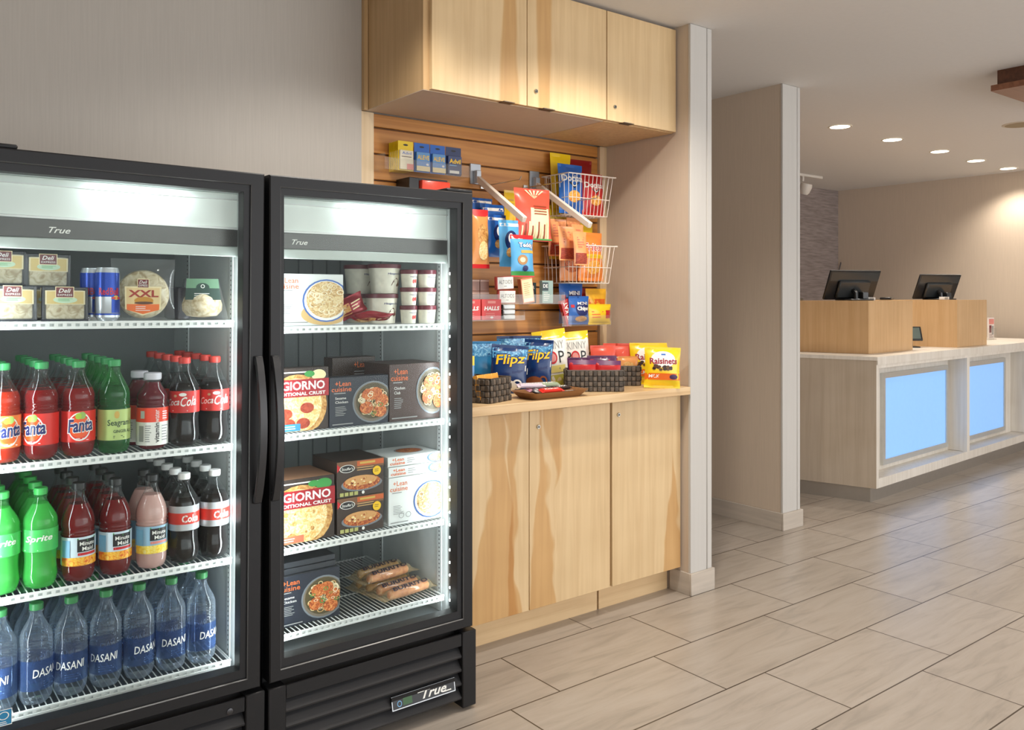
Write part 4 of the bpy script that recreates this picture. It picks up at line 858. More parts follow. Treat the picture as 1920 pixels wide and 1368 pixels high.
# red wrapped ice cream sandwiches
mat('print_wine0', c(120, 24, 40), 0.4)
RF = mat('red_foil', c(140, 26, 40), 0.25, 0.3, bump=0.5, vscale=60)
def foil(label, seed):
    t = thing('wrapped_ice_cream', label, 'ice cream', 'red wrapped ice creams'); b, S = pouch_mesh(0.125, 0.062, 0.026, RF, 0.05, seed=seed, wr=0.003); b.build('foil_wrapper', t)
    a = Art(S); a.h = 0.0012; a.rect(0.1, 0.55, 0.2, 0.75, CRUST, 5, 3).lines(0.6, 0.92, 0.3, 0.75, 3, CRM, 0.35).noodles(0.35, 0.5, 0.2, 0.2, 10, [MATS['print_wine0'], CRM], 0.06, 1.4); a.build('wrapper_print', t); return t
o = foil('red wrapped ice cream lying low in front of the tubs', 4); in2(o, 1.205, 2.262, 0, -6, 75, 0.016)
o = foil('red wrapped ice cream propped up between pasta box and tubs', 5); in2(o, 1.178, 2.315, 0, -4, 6, 0.001)
put(o, 0, 0, 0)
in2(o, 1.172, 2.312, 0, 0, 0, 0.018); o.matrix_basis = o.matrix_basis @ Matrix.Rotation(R(-24), 4, 'Y')
# ------------------------------------------------------------------ niche: points on planes of the room
def ray(px, py):
    f = 1594.0; a, b = (px - 960) / f, -(py - 559) / f
    return Vector((math.sin(YAW) + math.cos(YAW) * a, math.cos(YAW) - math.sin(YAW) * a, b))
def at(px, py, Y): d = ray(px, py); t = Y / d.y; return Vector((d.x * t, Y, CAMZ + d.z * t))
def atz(px, py, Z): d = ray(px, py); t = (Z - CAMZ) / d.z; return Vector((d.x * t, d.y * t, Z))
def bag(label, wd, h, d, base, fn, cat='snack bag', name='snack_bag', seed=1, group=None, seal=0.07, wr=0.0015):
    t = thing(name, label, cat, group); b, S = pouch_mesh(wd, h, d, base, seal, seed=seed, wr=wr)
    b.build('pouch', t); a = Art(S); a.h = 0.0009; fn(a)
    if a.mb.f: a.build('front_print', t)
    return t
def bagpx(label, l, r, tp, bt, Y, d, base, fn, rz=0, rx=0, seed=1, **k):
    p = at((l + r) / 2, bt, Y); q = at((l + r) / 2, tp, Y); a = at(l, bt, Y); b = at(r, bt, Y)
    o = bag(label, (b.x - a.x), q.z - p.z, d, base, fn, seed=seed, **k); put(o, p.x, p.y, p.z, rz, rx); return o
F = lambda n, q, **k: mat(n, q, 0.28, coat=0.2, bump=0.25, vscale=45, **k)
B_BLUE = F('bag_blue', c(28, 96, 178)); B_LBLUE = F('bag_light_blue', c(88, 168, 220)); B_RED = F('bag_red', c(190, 34, 36)); B_DRED = F('bag_dark_red', c(140, 20, 24)); B_YEL = F('bag_yellow', c(246, 208, 30))
B_CORAL = F('bag_coral', c(222, 84, 62)); B_ORG = F('bag_orange', c(240, 140, 60)); B_NAVY = F('bag_navy', c(20, 52, 104)); B_TEAL = F('bag_teal', c(40, 120, 170)); B_WHITE = F('bag_white', c(236, 234, 226)); B_TAN = F('bag_tan', c(222, 150, 84))
B_AMB = F('bag_amber', c(244, 164, 106))
ACR = clear('clear_acrylic', (0.97, 0.97, 0.96, 1), 1.5, 0.02, 0.05, (0.95, 0.93, 0.88, 1), 0.0)
def acrylic_bin(label, x0, x1, yf, z0, hf, hs=0.07):
    og = ((x0 + x1) / 2, yf, z0); t = thing('acrylic_bin', label, 'display bin', None, og); m = MB()
    m.box(x0, x1, yf, 2.8805, z0, z0 + 0.0025, ACR); m.box(x0, x1, yf - 0.003, yf, z0, z0 + hf, ACR); m.build('tray', t, og)
    for xx in (x0, x1 - 0.002): MB().box(xx, xx + 0.002, yf, 2.8805, z0 + 0.003, z0 + hs, ACR).build('side_panel', t, og)
    return t
acrylic_bin('clear acrylic bin with medicine packets, top left of the slatwall', 1.555, 1.94, 2.790, 1.727, 0.045, 0.06)
acrylic_bin('clear acrylic bin with mint tins, mid slatwall', 1.86, 2.40, 2.742, 1.222, 0.04, 0.05)
acrylic_bin('clear acrylic bin with red cough drop boxes, left', 1.86, 2.16, 2.715, 1.157, 0.02, 0.04)
acrylic_bin('clear acrylic bin with blue and yellow cookie packs, lower right', 2.385, 2.675, 2.742, 1.126, 0.045, 0.06)
# medicine packets
def packet(label, wd, h, d, base, box, fn, grp_=None):
    t = thing('medicine_packet', label, 'medicine packet', grp_); m = MB(); m.box(-wd / 2, wd / 2, d, d + 0.0012, 0, h, base); m.build('hang_card', t)
    m = MB(); m.box(-wd / 2 + 0.004, wd / 2 - 0.004, 0, d - 0.0003, 0.004, h * 0.68, box, 0.001); m.build('carton', t)
    a = Art(plane(wd - 0.008, h * 0.68 - 0.004, None, 0, 0.004)); fn(a); a.build('front_print', t)
    a = Art(plane(wd, h * 0.32, None, d, h * 0.68)); a.ell(0.5, 0.6, 0.16, 0.10, BLACK); a.build('hang_hole', t); return t
yp = packet('y', 0.066, 0.112, 0.010, mat('card_yellow', c(240, 205, 30), 0.4), mat('packet_cream', c(232, 224, 200), 0.4), lambda a: a.text('Advil', 0.15, 0.85, 0.78, 0.92, BLU).lines(0.1, 0.9, 0.62, 0.7, 1, BRN).rect(0.5, 1, 0, 0.3, PNK, 1, 1), 'yellow medicine packets')
yl = ('yellow-carded medicine packet at the very front of its row', 'yellow-carded medicine packet second in its row', 'yellow-carded medicine packet third in its row', 'yellow-carded medicine packet fourth in its row', 'yellow-carded medicine packet fifth in its row', 'yellow-carded medicine packet at the back of its row')
for k in range(6):
    o = yp if k == 0 else copy_tree(yp); o['label'] = yl[k]; put(o, 1.652, 2.793 + 0.0135 * k, 1.7302)
def a_aleve(a): a.text('ALEVE', 0.06, 0.94, 0.60, 0.84, YEL, 0.02).rect(0, 1, 0.0, 0.26, CRM, 1, 1).rect(0, 1, 0.26, 0.5, mat('print_cornflower', c(120, 160, 215), 0.4), 1, 1).ell(0.8, 0.36, 0.1, 0.06, WHITE)
bp_ = packet('blue-carded pain relief packet touching the yellow packets', 0.068, 0.112, 0.012, BLU, mat('packet_blue', c(96, 150, 205), 0.4), a_aleve, 'blue medicine packets'); put(bp_, 1.725, 2.793, 1.7302)
o = copy_tree(bp_, 'blue-carded pain relief packet beside the dark navy one'); put(o, 1.797, 2.793, 1.7302)
o = packet('dark navy medicine packet at the right end of its bin', 0.072, 0.112, 0.012, mat('card_navy', c(48, 62, 104), 0.4), mat('packet_navy', c(62, 76, 118), 0.4), lambda a: a.text('Advil', 0.08, 0.92, 0.58, 0.84, YEL, 0.03).lines(0.1, 0.9, 0.42, 0.54, 1, LBL).rect(0.1, 0.8, 0.05, 0.2, WHITE, 1, 1)); put(o, 1.871, 2.793, 1.7302)
# red pouch box showing above the freezer
t = thing('first_aid_pouch', 'red pouch in a black holder showing above the freezer top', 'pouch', None, (1.76, 2.80, 1.60)); m = MB(); m.box(-0.055, 0.075, -0.03, 0.0, 0, 0.098, F('pouch_coral', c(226, 74, 52)), 0.006, seg=2); m.build('pouch', t)
m = MB(); m.box(-0.105, -0.062, -0.02, 0.08, -0.01, 0.105, BLACK, 0.002); m.box(-0.062, 0.08, 0.001, 0.006, -0.01, 0.108, BLACK); m.box(-0.062, 0.14, -0.03, 0.0, -0.012, -0.001, BLACK); m.build('holder', t)
# faceout arms
def arm(label, x, y1, z0, z1):
    t = thing('faceout_arm', label, 'display arm', 'white slanting faceout arms', (x, 2.88, z0)); m = MB(); G = mat('bracket_grey', c(176, 182, 188), 0.35, 0.6)
    m.box(-0.027, 0.027, -0.006, 0.0015, -0.035, 0.05, G, 0.002); m.box(-0.012, 0.012, -0.03, -0.006, -0.03, 0.02, G, 0.002); m.build('bracket', t)
    L = math.hypot(y1 - 2.88, z1 - z0); an = math.atan2(z1 - z0, 2.86 - y1)
    T = Matrix.Rotation(-an, 4, 'X'); m = MB(); m.box(-0.010, 0.010, -L, -0.012, -0.012, 0.012, mat('arm_white', c(232, 222, 210), 0.35), 0.002, T=T); m.build('arm', t); return t
arm('white slanting faceout arm above the blue hanging bags', 2.028, 2.545, 1.752, 1.556)
arm('white slanting faceout arm beside the wire baskets', 2.342, 2.515, 1.750, 1.548)
# wire baskets
WIRE = mat('wire_white', c(238, 232, 222), 0.35)
def wire_basket(label, x0, x1, yf, z0, z1):
    og = ((x0 + x1) / 2, yf, z0); t = thing('wire_basket', label, 'wire basket', 'white wire baskets on the slatwall', og); rim = MB(); m = MB(); yb = 2.876; ins = 0.018
    rim.tube([(x0, yf, z1), (x1, yf, z1), (x1, yb, z1), (x0, yb, z1), (x0, yf, z1)], 0.0028, WIRE, 8, cap=False)
    rim.tube([(x1 - 0.002, yf, z1), (x1 + 0.02, yf + 0.002, z1 + 0.001)], 0.0035, WIRE, 6); rim.build('rim', t, og)
    n = 11
    for k in range(n + 1):
        u = k / n; a = x0 + (x1 - x0) * u; b = x0 + ins + (x1 - x0 - 2 * ins) * u
        m.tube([(a, yf, z1), (b, yf + ins, z0), (b, yb, z0), (b, yb, z1)], 0.0014, WIRE, 5)
    for k in range(6):
        u = k / 6; yy = yf + (yb - yf) * u; y2 = yf + ins + (yb - yf - ins) * u
        m.tube([(x0, yy, z1), (x0 + ins, y2, z0), (x1 - ins, y2, z0), (x1, yy, z1)], 0.0014, WIRE, 5)
    for zz in (0.0, 0.42):
        q = ins * (1 - zz); m.tube([(x0 + q, yf + q, z0 + (z1 - z0) * zz), (x1 - q, yf + q, z0 + (z1 - z0) * zz), (x1 - q, yb, z0 + (z1 - z0) * zz), (x0 + q, yb, z0 + (z1 - z0) * zz), (x0 + q, yf + q, z0 + (z1 - z0) * zz)], 0.0018, WIRE, 5, cap=False)
    m.build('wire_mesh', t, og)
wire_basket('upper white wire basket holding chip bags', 2.385, 2.645, 2.70, 1.605, 1.778)
wire_basket('lower white wire basket holding orange snack bags', 2.385, 2.655, 2.70, 1.312, 1.474)
def a_dor(chip):
    def f(a): a.text('Doritos', 0.06, 0.94, 0.64, 0.78, WHITE, 0.03).poly([(0.3, 0.62), (0.5, 0.5), (0.7, 0.62)], BLACK).ell(0.5, 0.34, 0.26, 0.12, chip).poly([(0.3, 0.36), (0.6, 0.22), (0.72, 0.42)], YEL).ring(0.5, 0.6, 0.1, 0.06, 0.3, WHITE)
    return f
CH_ = food('chip_print', [c(200, 110, 30), c(240, 170, 60), c(250, 210, 120)], 80)
def put_bag(o, x, y, z, rz=0, rx=0): put(o, x, y, z, rz, rx); return o
put_bag(bag('yellow potato chip bag at the back left of the upper wire basket', 0.12, 0.262, 0.05, B_YEL, lambda a: a.ell(0.52, 0.62, 0.30, 0.14, YEL).rect(0.30, 0.76, 0.54, 0.70, RED, 4, 2).text("LAY'S", 0.33, 0.73, 0.57, 0.68, WHITE, 0.02).rect(0.2, 0.8, 0.1, 0.3, CH_, 4, 4), seed=11), 2.472, 2.845, 1.625, 0, -2)
put_bag(bag('dark red chip bag at the back right of the upper wire basket', 0.16, 0.252, 0.05, B_DRED, lambda a: a.text('Doritos', 0.1, 0.9, 0.62, 0.76, WHITE, 0.02).ell(0.5, 0.35, 0.3, 0.15, CH_), seed=12), 2.575, 2.845, 1.618, -4, -2)
put_bag(bag('blue tortilla chip bag in front of the upper wire basket', 0.142, 0.215, 0.055, B_BLUE, a_dor(CH_), seed=13), 2.455, 2.760, 1.612, 0, -3)
put_bag(bag('red tortilla chip bag in front of the upper wire basket', 0.13, 0.185, 0.055, B_RED, a_dor(CH_), seed=14), 2.580, 2.758, 1.612, 0, -3)
put_bag(bag('yellow potato chip bag at the back of the lower wire basket', 0.14, 0.262, 0.045, B_YEL, lambda a: a.ell(0.6, 0.7, 0.25, 0.12, WHITE).text("LAY'S", 0.40, 0.82, 0.66, 0.76, RED, 0.03).rect(0.1, 0.9, 0.1, 0.4, CH_, 4, 4), seed=15), 2.585, 2.835, 1.325, 0, -2)
put_bag(bag('orange corn chip bag at the front of the lower wire basket', 0.15, 0.215, 0.055, B_ORG, lambda a: a.text('Fritos', 0.12, 0.95, 0.60, 0.78, WHITE, 0.05, 0.2).text('Fritos', 0.13, 0.94, 0.61, 0.77, RED, 0.01, 0.2).rect(0.05, 0.95, 0.46, 0.54, YEL, 6, 1).ell(0.5, 0.28, 0.3, 0.14, CH_), seed=16), 2.572, 2.762, 1.322, 0, -3)
put_bag(bag('orange snack mix bag squeezed left in the lower wire basket', 0.12, 0.225, 0.05, B_AMB, lambda a: a.ell(0.5, 0.30, 0.36, 0.14, CHICK).text('MIX', 0.35, 0.85, 0.55, 0.70, LBL, 0.05), seed=17), 2.468, 2.785, 1.322, 0, -3)
# hanging bags on peg hooks: (label, left, right, top, bottom, plane y)
CHARM = food('cookie_dark_print', [c(16, 20, 40), c(40, 50, 80), c(120, 80, 60)], 60)
def a_cookie(w1):
    def f(a): a.rect(0.05, 0.95, 0.86, 0.93, WHITE, 4, 1).ell(0.55, 0.55, 0.33, 0.22, mat('print_deep_blue', c(24, 40, 92), 0.3)).ell(0.5, 0.60, 0.13, 0.11, WHITE).ell(0.45, 0.30, 0.18, 0.10, CRUST).ell(0.7, 0.22, 0.12, 0.08, BRN)
    return f
def a_grah(a):
    a.rect(0.0, 1.0, 0.90, 1.0, RED, 6, 1).rect(0.05, 0.5, 0.90, 0.97, WHITE, 4, 1).text('Teddy', 0.28, 0.97, 0.66, 0.82, NAVY, 0.08, 0.1).text('Teddy', 0.30, 0.95, 0.67, 0.81, WHITE, 0.03, 0.1).rect(0.36, 0.95, 0.56, 0.63, GOLD, 4, 1).ell(0.42, 0.40, 0.22, 0.12, mat('cookie_brown', c(176, 130, 80), 0.4)).ell(0.42, 0.40, 0.12, 0.06, CRM).rect(0.0, 1.0, 0.03, 0.13, GRN, 6, 1).rect(0, 1, 0, 0.03, RED, 6, 1).ell(0.55, 0.2, 0.12, 0.07, NAVY)
HK = mat('hook_steel', c(205, 205, 200), 0.25, 0.9)
def hook(label, px, py, y1):
    p = at(px, py, 2.88); t = thing('peg_hook', label, 'peg hook', 'peg hooks on the slatwall', (p.x, 2.88, p.z)); m = MB(); m.box(-0.012, 0.012, -0.003, 0.0015, -0.012, 0.012, HK, 0.001); m.build('hook_plate', t)
    m = MB(); m.tube([(0, -0.002, 0), (0, y1 - 2.88 + 0.01, 0), (0, y1 - 2.88, 0.012)], 0.0022, HK, 6); m.build('hook_rod', t)
ZB = at(979, 440, 2.585).z; 
hb = [('orange snack bag with red top at the left edge of the pegs, beside the freezer', 886, 917, 392, 503, 2.74, 0.035, B_TAN, lambda a: a.rect(0, 1, 0.88, 1, RED, 4, 1).ell(0.6, 0.55, 0.35, 0.2, CRUST).ell(0.6, 0.3, 0.3, 0.16, CHEESE).rect(0, 1, 0, 0.07, RED, 4, 1)),
      ('small blue cookie bag highest on the left peg, behind the others', 884, 926, 371, 440, 2.85, 0.03, B_BLUE, a_cookie('')),
      ('blue cookie bag with white top band, second from the slatwall', 906, 946, 383, 472, 2.80, 0.03, B_BLUE, a_cookie('')),
      ('blue cookie bag with dark cookie picture, middle of the peg', 914, 952, 402, 482, 2.745, 0.03, B_BLUE, a_cookie('')),
      ('light blue cookie bag just behind the teddy cracker bag', 938, 974, 412, 500, 2.66, 0.03, B_LBLUE, a_cookie('')),
      ('light blue teddy cracker bag hanging in front of the pegs', 959, 1001, 440, 519, 2.585, 0.035, B_LBLUE, a_grah)]
gr_ = {1, 2, 3}
for i, (l, a0, a1, t0, t1, Y, d, bm, fn) in enumerate(hb):
    bagpx(l, a0, a1, t0, t1, Y, d, bm, fn, rz=(-4, 3, -5, 4, -6, -2)[i], rx=-3, seed=20 + i)
for l, px, py, y1 in (('peg hook carrying the blue cookie bags', 905, 349, 2.62), ('peg hook carrying the coral bag with cream stripes', 985, 352, 2.63), ('peg hook carrying the orange jerky packs', 1040, 382, 2.60)): hook(l, px, py, y1)
def a_fry(a):
    a.rect(0.35, 0.92, 0.05, 0.62, CRM, 6, 8); 
    for k in range(5): a.poly([(0.5, 0.80), (0.28 + 0.12 * k, 0.97), (0.34 + 0.12 * k, 0.97)], CRM)
    for k in range(9): a.rect(0.12 + 0.09 * k, 0.16 + 0.09 * k, 0.04, 0.28 + 0.04 * (k % 3), mat('print_stripe_brown', c(150, 70, 40), 0.4) if k % 2 else CRM, 1, 5)
    for k in range(4): a.rect(0.44, 0.84, 0.50 + 0.05 * k, 0.52 + 0.05 * k, MATS['print_stripe_brown'], 3, 1)
    a.rect(0.0, 1.0, 0.02, 0.05, GRN, 6, 1)
bagpx('large coral snack bag with cream stripes hanging between the arms', 969, 1033, 353, 452, 2.66, 0.045, B_CORAL, a_fry, rz=-3, rx=-4, seed=31)
bagpx('plain yellow bag behind the left faceout arm', 945, 972, 357, 430, 2.84, 0.02, B_YEL, lambda a: a.lines(0.2, 0.8, 0.5, 0.8, 3, GOLD), seed=32)
bagpx('yellow carded pack behind the orange jerky packs', 1030, 1070, 386, 486, 2.85, 0.02, F('bag_lemon', c(240, 214, 66)), lambda a: a.lines(0.2, 0.8, 0.6, 0.9, 3, GOLD), seed=33)
JK = food('jerky_print', [c(120, 40, 24), c(160, 60, 36), c(195, 90, 60)], 120)
def a_jerk(a): a.rect(0.08, 0.92, 0.04, 0.36, JK, 5, 5).lines(0.25, 0.75, 0.5, 0.86, 5, MATS['print_peach'], 0.5)
jp = [('orange jerky pack at the back left of its peg', 1031, 1062, 410, 480, 2.79), ('orange jerky pack at the back right of its peg', 1064, 1094, 408, 478, 2.79), ('orange jerky pack in the middle of its peg', 1050, 1078, 424, 488, 2.70), ('orange jerky pack leaning to the right by the basket', 1072, 1100, 420, 486, 2.72), ('orange jerky pack nearest the viewer', 1076, 1103, 434, 497, 2.655)]
for i, (l, a0, a1, t0, t1, Y) in enumerate(jp):
    bagpx(l, a0, a1, t0, t1, Y, 0.018, B_AMB, a_jerk, rz=(-12, 8, -6, 12, 4)[i], rx=-4, seed=40 + i, group='orange jerky packs')
# mint tins, cards, floss, cough drops
def tin(label):
    t = thing('mint_tin', label, 'mint tin', 'white mint tins with red edges'); m = MB(); m.box(-0.044, 0.044, 0, 0.018, 0, 0.054, mat('tin_red', c(196, 90, 84), 0.3, 0.3), 0.004, seg=2); m.build('tin_body', t)
    a = Art(plane(0.080, 0.048, None, 0, 0.003)); a.rect(0, 1, 0, 1, WHITE, 1, 1).text('ALTOIDS', 0.08, 0.92, 0.42, 0.74, mat('ink_slate', c(70, 80, 80), 0.5)).lines(0.4, 0.6, 0.15, 0.3, 1, GRY); a.build('lid_print', t); return t
tn = tin('white mint tin, lower one in the bin'); put(tn, 2.10, 2.752, 1.2252, 0)
o = copy_tree(tn, 'white mint tin, upper one, slightly tilted'); put(o, 2.092, 2.753, 1.2815, 0, 0, -3)
for k in range(5):
    m = MB(); m.box(-0.022, 0.022, 0, 0.020, 0, 0.050 if k < 3 else 0.046, mat('gum_box_brown', c(150, 112, 96), 0.4), 0.001); m.box(-0.022, 0.022, -0.0003, 0, 0.038, 0.044, mat('gum_stripe', c(200, 168, 150), 0.4)); o = m.build('gum_pack')
    tag(o, ('brown gum pack, lower row, nearest the mint tins', 'brown gum pack, lower row, in the middle', 'brown gum pack, lower row, farthest left', 'brown gum pack, upper row, right', 'brown gum pack, upper row, left')[k], 'gum', 'brown gum packs'); put(o, 2.02 - 0.047 * (k % 3), 2.80, 1.2252 + (0.0508 if k >= 3 else 0), 0)
def a_card(a): a.rect(0.05, 0.95, 0.05, 0.95, CRM, 1, 1).lines(0.2, 0.8, 0.3, 0.85, 7, TAN, 0.3).rect(0.1, 0.9, 0.06, 0.2, WHITE, 1, 1)
o = carton('slanted cream and orange boxed item beside the mint tins', 0.062, 0.104, 0.024, mat('box_salmon', c(222, 140, 100), 0.4), a_card, name='toiletry_box'); put(o, 2.213, 2.752, 1.2262, 0, 0, -8)
o = carton('sage green dental floss box in the mint bin', 0.060, 0.096, 0.02, mat('box_sage', c(146, 172, 166), 0.4), lambda a: a.rect(0, 0.55, 0.55, 0.92, mat('box_deep_teal', c(52, 70, 76), 0.4), 1, 1).text('DE', 0.08, 0.5, 0.68, 0.84, WHITE, 0.02).lines(0.1, 0.7, 0.1, 0.5, 5, WHITE, 0.3), name='toiletry_box'); put(o, 2.325, 2.765, 1.2252)
o = carton('dark teal toiletry box behind the sage green one', 0.05, 0.088, 0.02, MATS['box_deep_teal'], lambda a: a.text('DR', 0.2, 0.8, 0.7, 0.85, WHITE, 0.02), name='toiletry_box'); put(o, 2.282, 2.82, 1.2252)
def a_hal(a): a.text('HALLS', 0.12, 0.9, 0.46, 0.66, WHITE, 0.04, 0.15).rect(0.3, 0.7, 0.80, 0.92, PNK, 1, 1).lines(0.2, 0.7, 0.1, 0.36, 3, PNK, 0.3).ell(0.5, 0.12, 0.08, 0.05, WHITE)
HX = mat('box_cherry', c(204, 52, 50), 0.35)
o = carton('red cough drop box at the bin\'s middle', 0.096, 0.082, 0.04, HX, a_hal, 'red cough drop boxes', 'cough_drop_box'); put(o, 1.998, 2.722, 1.1602)
o = copy_tree(o, 'red cough drop box cut off by the freezer edge'); put(o, 1.899, 2.725, 1.1602)
for k in range(3):
    m = MB(); m.box(-0.03, 0.03, 0, 0.04, 0, 0.020, mat('strip_silver', c(186, 188, 186), 0.3, 0.4), 0.003); m.box(-0.034, -0.03, 0.002, 0.038, 0.002, 0.018, BLACK); o = m.build('gum_pack'); tag(o, 'silver gum pack with a dark end, %s of its small stack' % ('bottom', 'middle', 'top')[k], 'gum', 'silver gum packs'); put(o, 2.098, 2.735, 1.1602 + 0.0207 * k)
# cookie packs in the lower right bin
def a_chips(a): a.ell(0.6, 0.55, 0.34, 0.26, NAVY).text('MINI', 0.36, 0.84, 0.70, 0.80, WHITE, 0.02).text('Chips', 0.32, 0.90, 0.46, 0.64, WHITE, 0.05).ell(0.55, 0.2, 0.3, 0.10, CRUST).rect(0.05, 0.2, 0.6, 0.7, RED, 1, 1)
o = bagpx('blue cookie bag at the front of the lower right bin', 1066, 1104, 555, 608, 2.758, 0.03, B_BLUE, a_chips, seed=51)
o = bagpx('blue cookie bag behind the front one in the lower right bin', 1048, 1092, 530, 606, 2.82, 0.03, B_BLUE, a_chips, seed=52)
o = bagpx('yellow candy bag in front at the right of the bin', 1103, 1145, 570, 608, 2.758, 0.03, B_YEL, lambda a: a.rect(0.7, 1, 0.3, 0.7, RED, 3, 3).lines(0.1, 0.6, 0.3, 0.7, 3, ORG, 0.4), seed=53)
o = bagpx('yellow and orange candy bag behind, right of the bin', 1098, 1136, 541, 605, 2.82, 0.03, F('bag_gold', c(250, 190, 50)), lambda a: a.rect(0.1, 0.9, 0.5, 0.7, ORG, 3, 2).text('PRETZEL', 0.15, 0.85, 0.3, 0.42, WHITE), seed=54)
o = bagpx('small red candy bag peeking out at the bin\'s back', 1086, 1112, 540, 605, 2.85, 0.02, B_RED, lambda a: a.lines(0.2, 0.8, 0.4, 0.8, 4, WHITE), seed=55)
def stick(label, x, y):
    o = carton(label, 0.045, 0.115, 0.02, B_RED, lambda a: a.text('KIT KAT', 0.25, 0.75, 0.08, 0.92, WHITE, 0.02, 0, 0, True), name='candy_bar'); put(o, x, y, 1.1302, 0, 0, -20); return o
stick('red and white candy bar leaning left in the lower right bin', 2.455, 2.762)
# ------------------------------------------------------------------ things on the counter
CZ = 0.8765
WV = mat('wicker_dark', c(70, 62, 54), 0.5, var=0.25, vscale=80); WVL = mat('wicker_brown', c(104, 92, 80), 0.5, var=0.25, vscale=80)
def woven(label, x, y, wd, dp, h, rz=0):
    t = thing('woven_basket', label, 'basket', 'dark woven baskets on the counter'); m = MB(); rows = 4
    def side(L, T):
        n = max(4, int(L / 0.017)); cw = L / n; rh = h / rows
        for r in range(rows):
            for k in range(n):
                off = 0.0025 if (k + r) % 2 else 0.0
                m.box(-L / 2 + k * cw + 0.0006, -L / 2 + (k + 1) * cw - 0.0006, -0.005 - off, 0.0, r * rh + 0.0006, (r + 1) * rh - 0.0006, WV if (k + r) % 2 else WVL, 0.002, T=T)
    side(wd, Matrix.Translation((0, -dp / 2, 0))); side(wd, Matrix.Translation((0, dp / 2, 0)) @ Matrix.Rotation(R(180), 4, 'Z'))
    side(dp, Matrix.Translation((-wd / 2, 0, 0)) @ Matrix.Rotation(R(-90), 4, 'Z')); side(dp, Matrix.Translation((wd / 2, 0, 0)) @ Matrix.Rotation(R(90), 4, 'Z'))
    m.box(-wd / 2, wd / 2, -dp / 2, dp / 2, 0.0005, 0.004, WV)
    for q in ((-wd / 2, wd / 2, -dp / 2 + 0.0005, -dp / 2 + 0.002), (-wd / 2, wd / 2, dp / 2 - 0.002, dp / 2 - 0.0005), (-wd / 2 + 0.0005, -wd / 2 + 0.002, -dp / 2, dp / 2), (wd / 2 - 0.002, wd / 2 - 0.0005, -dp / 2, dp / 2)): m.box(*q, 0.002, h - 0.003, WV)
    m.build('woven_sides', t)
    f = MB(); q = [(-wd / 2, -dp / 2, h), (wd / 2, -dp / 2, h), (wd / 2, dp / 2, h), (-wd / 2, dp / 2, h), (-wd / 2, -dp / 2, h)]; f.tube(q, 0.004, WV, 6, cap=False); f.build('rim', t)
    put(t, x, y, CZ, rz); return t
VX, VY = math.sin(YAW), math.cos(YAW)
woven('dark woven basket with granola bar boxes beside the freezer', 1.795, 2.50, 0.136, 0.15, 0.084, 20.7)
woven('dark woven basket of red candy bags in front of the popcorn bags', 2.353, 2.512, 0.222, 0.12, 0.082, -37.65)
woven('small dark woven basket partly behind the red candy basket', 2.58, 2.622, 0.20, 0.12, 0.081, -37.65)
NAT = lambda top, tx: (lambda a: a.rect(0, 1, 0.78, 1, top, 1, 1).text(tx, 0.15, 0.85, 0.45, 0.68, WHITE, 0.03).lines(0.1, 0.9, 0.1, 0.35, 3, WHITE, 0.35))
o = carton('tall light blue snack packet standing in the left basket', 0.05, 0.155, 0.03, mat('box_blue_bar', c(120, 170, 220), 0.4), NAT(B_YEL, 'Just'), name='snack_packet'); put(o, 1.795 - 0.035 * 0.936 - 0.04 * 0.353, 2.50 - 0.035 * 0.353 + 0.04 * 0.936, CZ + 0.006, -10)
for k in range(3):
    o = carton('b', 0.044, 0.088, 0.02, mat('box_bar_orange', c(240, 170, 70), 0.4), lambda a: a.rect(0, 1, 0, 0.42, mat('bar_slate', c(100, 110, 150), 0.4), 1, 1).text('KIND', 0.15, 0.85, 0.62, 0.80, ORG, 0.03).rect(0.1, 0.9, 0.05, 0.15, SAUSE, 1, 1), 'orange and slate snack bars', 'snack_bar')
    o['label'] = ('orange and slate snack bar nearest the basket\'s right end', 'orange and slate snack bar in the middle of the left basket', 'orange and slate snack bar by the freezer in the left basket')[k]
    u = 0.041 - 0.0455 * k; put(o, 1.795 + u * 0.936 + 0.045 * 0.353, 2.50 + u * 0.353 - 0.045 * 0.936, CZ + 0.012, 20.7, -14)
def on(label, px, d, wd, h, dd, base, fn, rz=-37.65, rx=-6, ry=0.0, seed=1, **k):
    l = (px - 960) * d / 1594; x, y = VX * d + VY * l, VY * d - VX * l
    o = bag(label, wd, h, dd, base, fn, seed=seed, **k); put(o, x, y, CZ, rz, rx, ry); return o
def a_flip(w2, m2):
    def f(a): a.rect(0.02, 0.98, 0.72, 0.93, food('foil_blue', [c(20, 60, 110), c(60, 140, 190), c(170, 220, 240)], 50), 6, 3).text('Flipz', 0.10, 0.96, 0.50, 0.80, NAVY, 0.06, 0.1, 0.06).text('Flipz', 0.12, 0.94, 0.52, 0.78, YEL, 0.015, 0.1, 0.06).poly([(0.15, 0.30), (0.98, 0.48), (0.98, 0.60), (0.15, 0.42)], WHITE).text(w2, 0.22, 0.9, 0.33, 0.40, NAVY, 0, 0, 0.12).ell(0.45, 0.16, 0.3, 0.12, m2).ring(0.75, 0.2, 0.14, 0.1, 0.35, m2)
    return f
on('navy pretzel bag with white fudge band, left of its pair', 951, 3.30, 0.145, 0.188, 0.05, B_NAVY, a_flip('white fudge', WHITE), -34, -6, 4, 61)
on('navy pretzel bag with brown band, right of its pair', 1005, 3.40, 0.118, 0.205, 0.05, B_NAVY, a_flip('milk choc', mat('choc_print', c(130, 70, 40), 0.4)), -48, -5, 3, 62)
on('dark blue foil bag behind the left pretzel bag, next to the freezer', 905, 3.36, 0.15, 0.200, 0.045, B_TEAL, lambda a: a.rect(0, 1, 0.7, 0.95, MATS['foil_blue'], 6, 3), -30, -4, 0, 63)
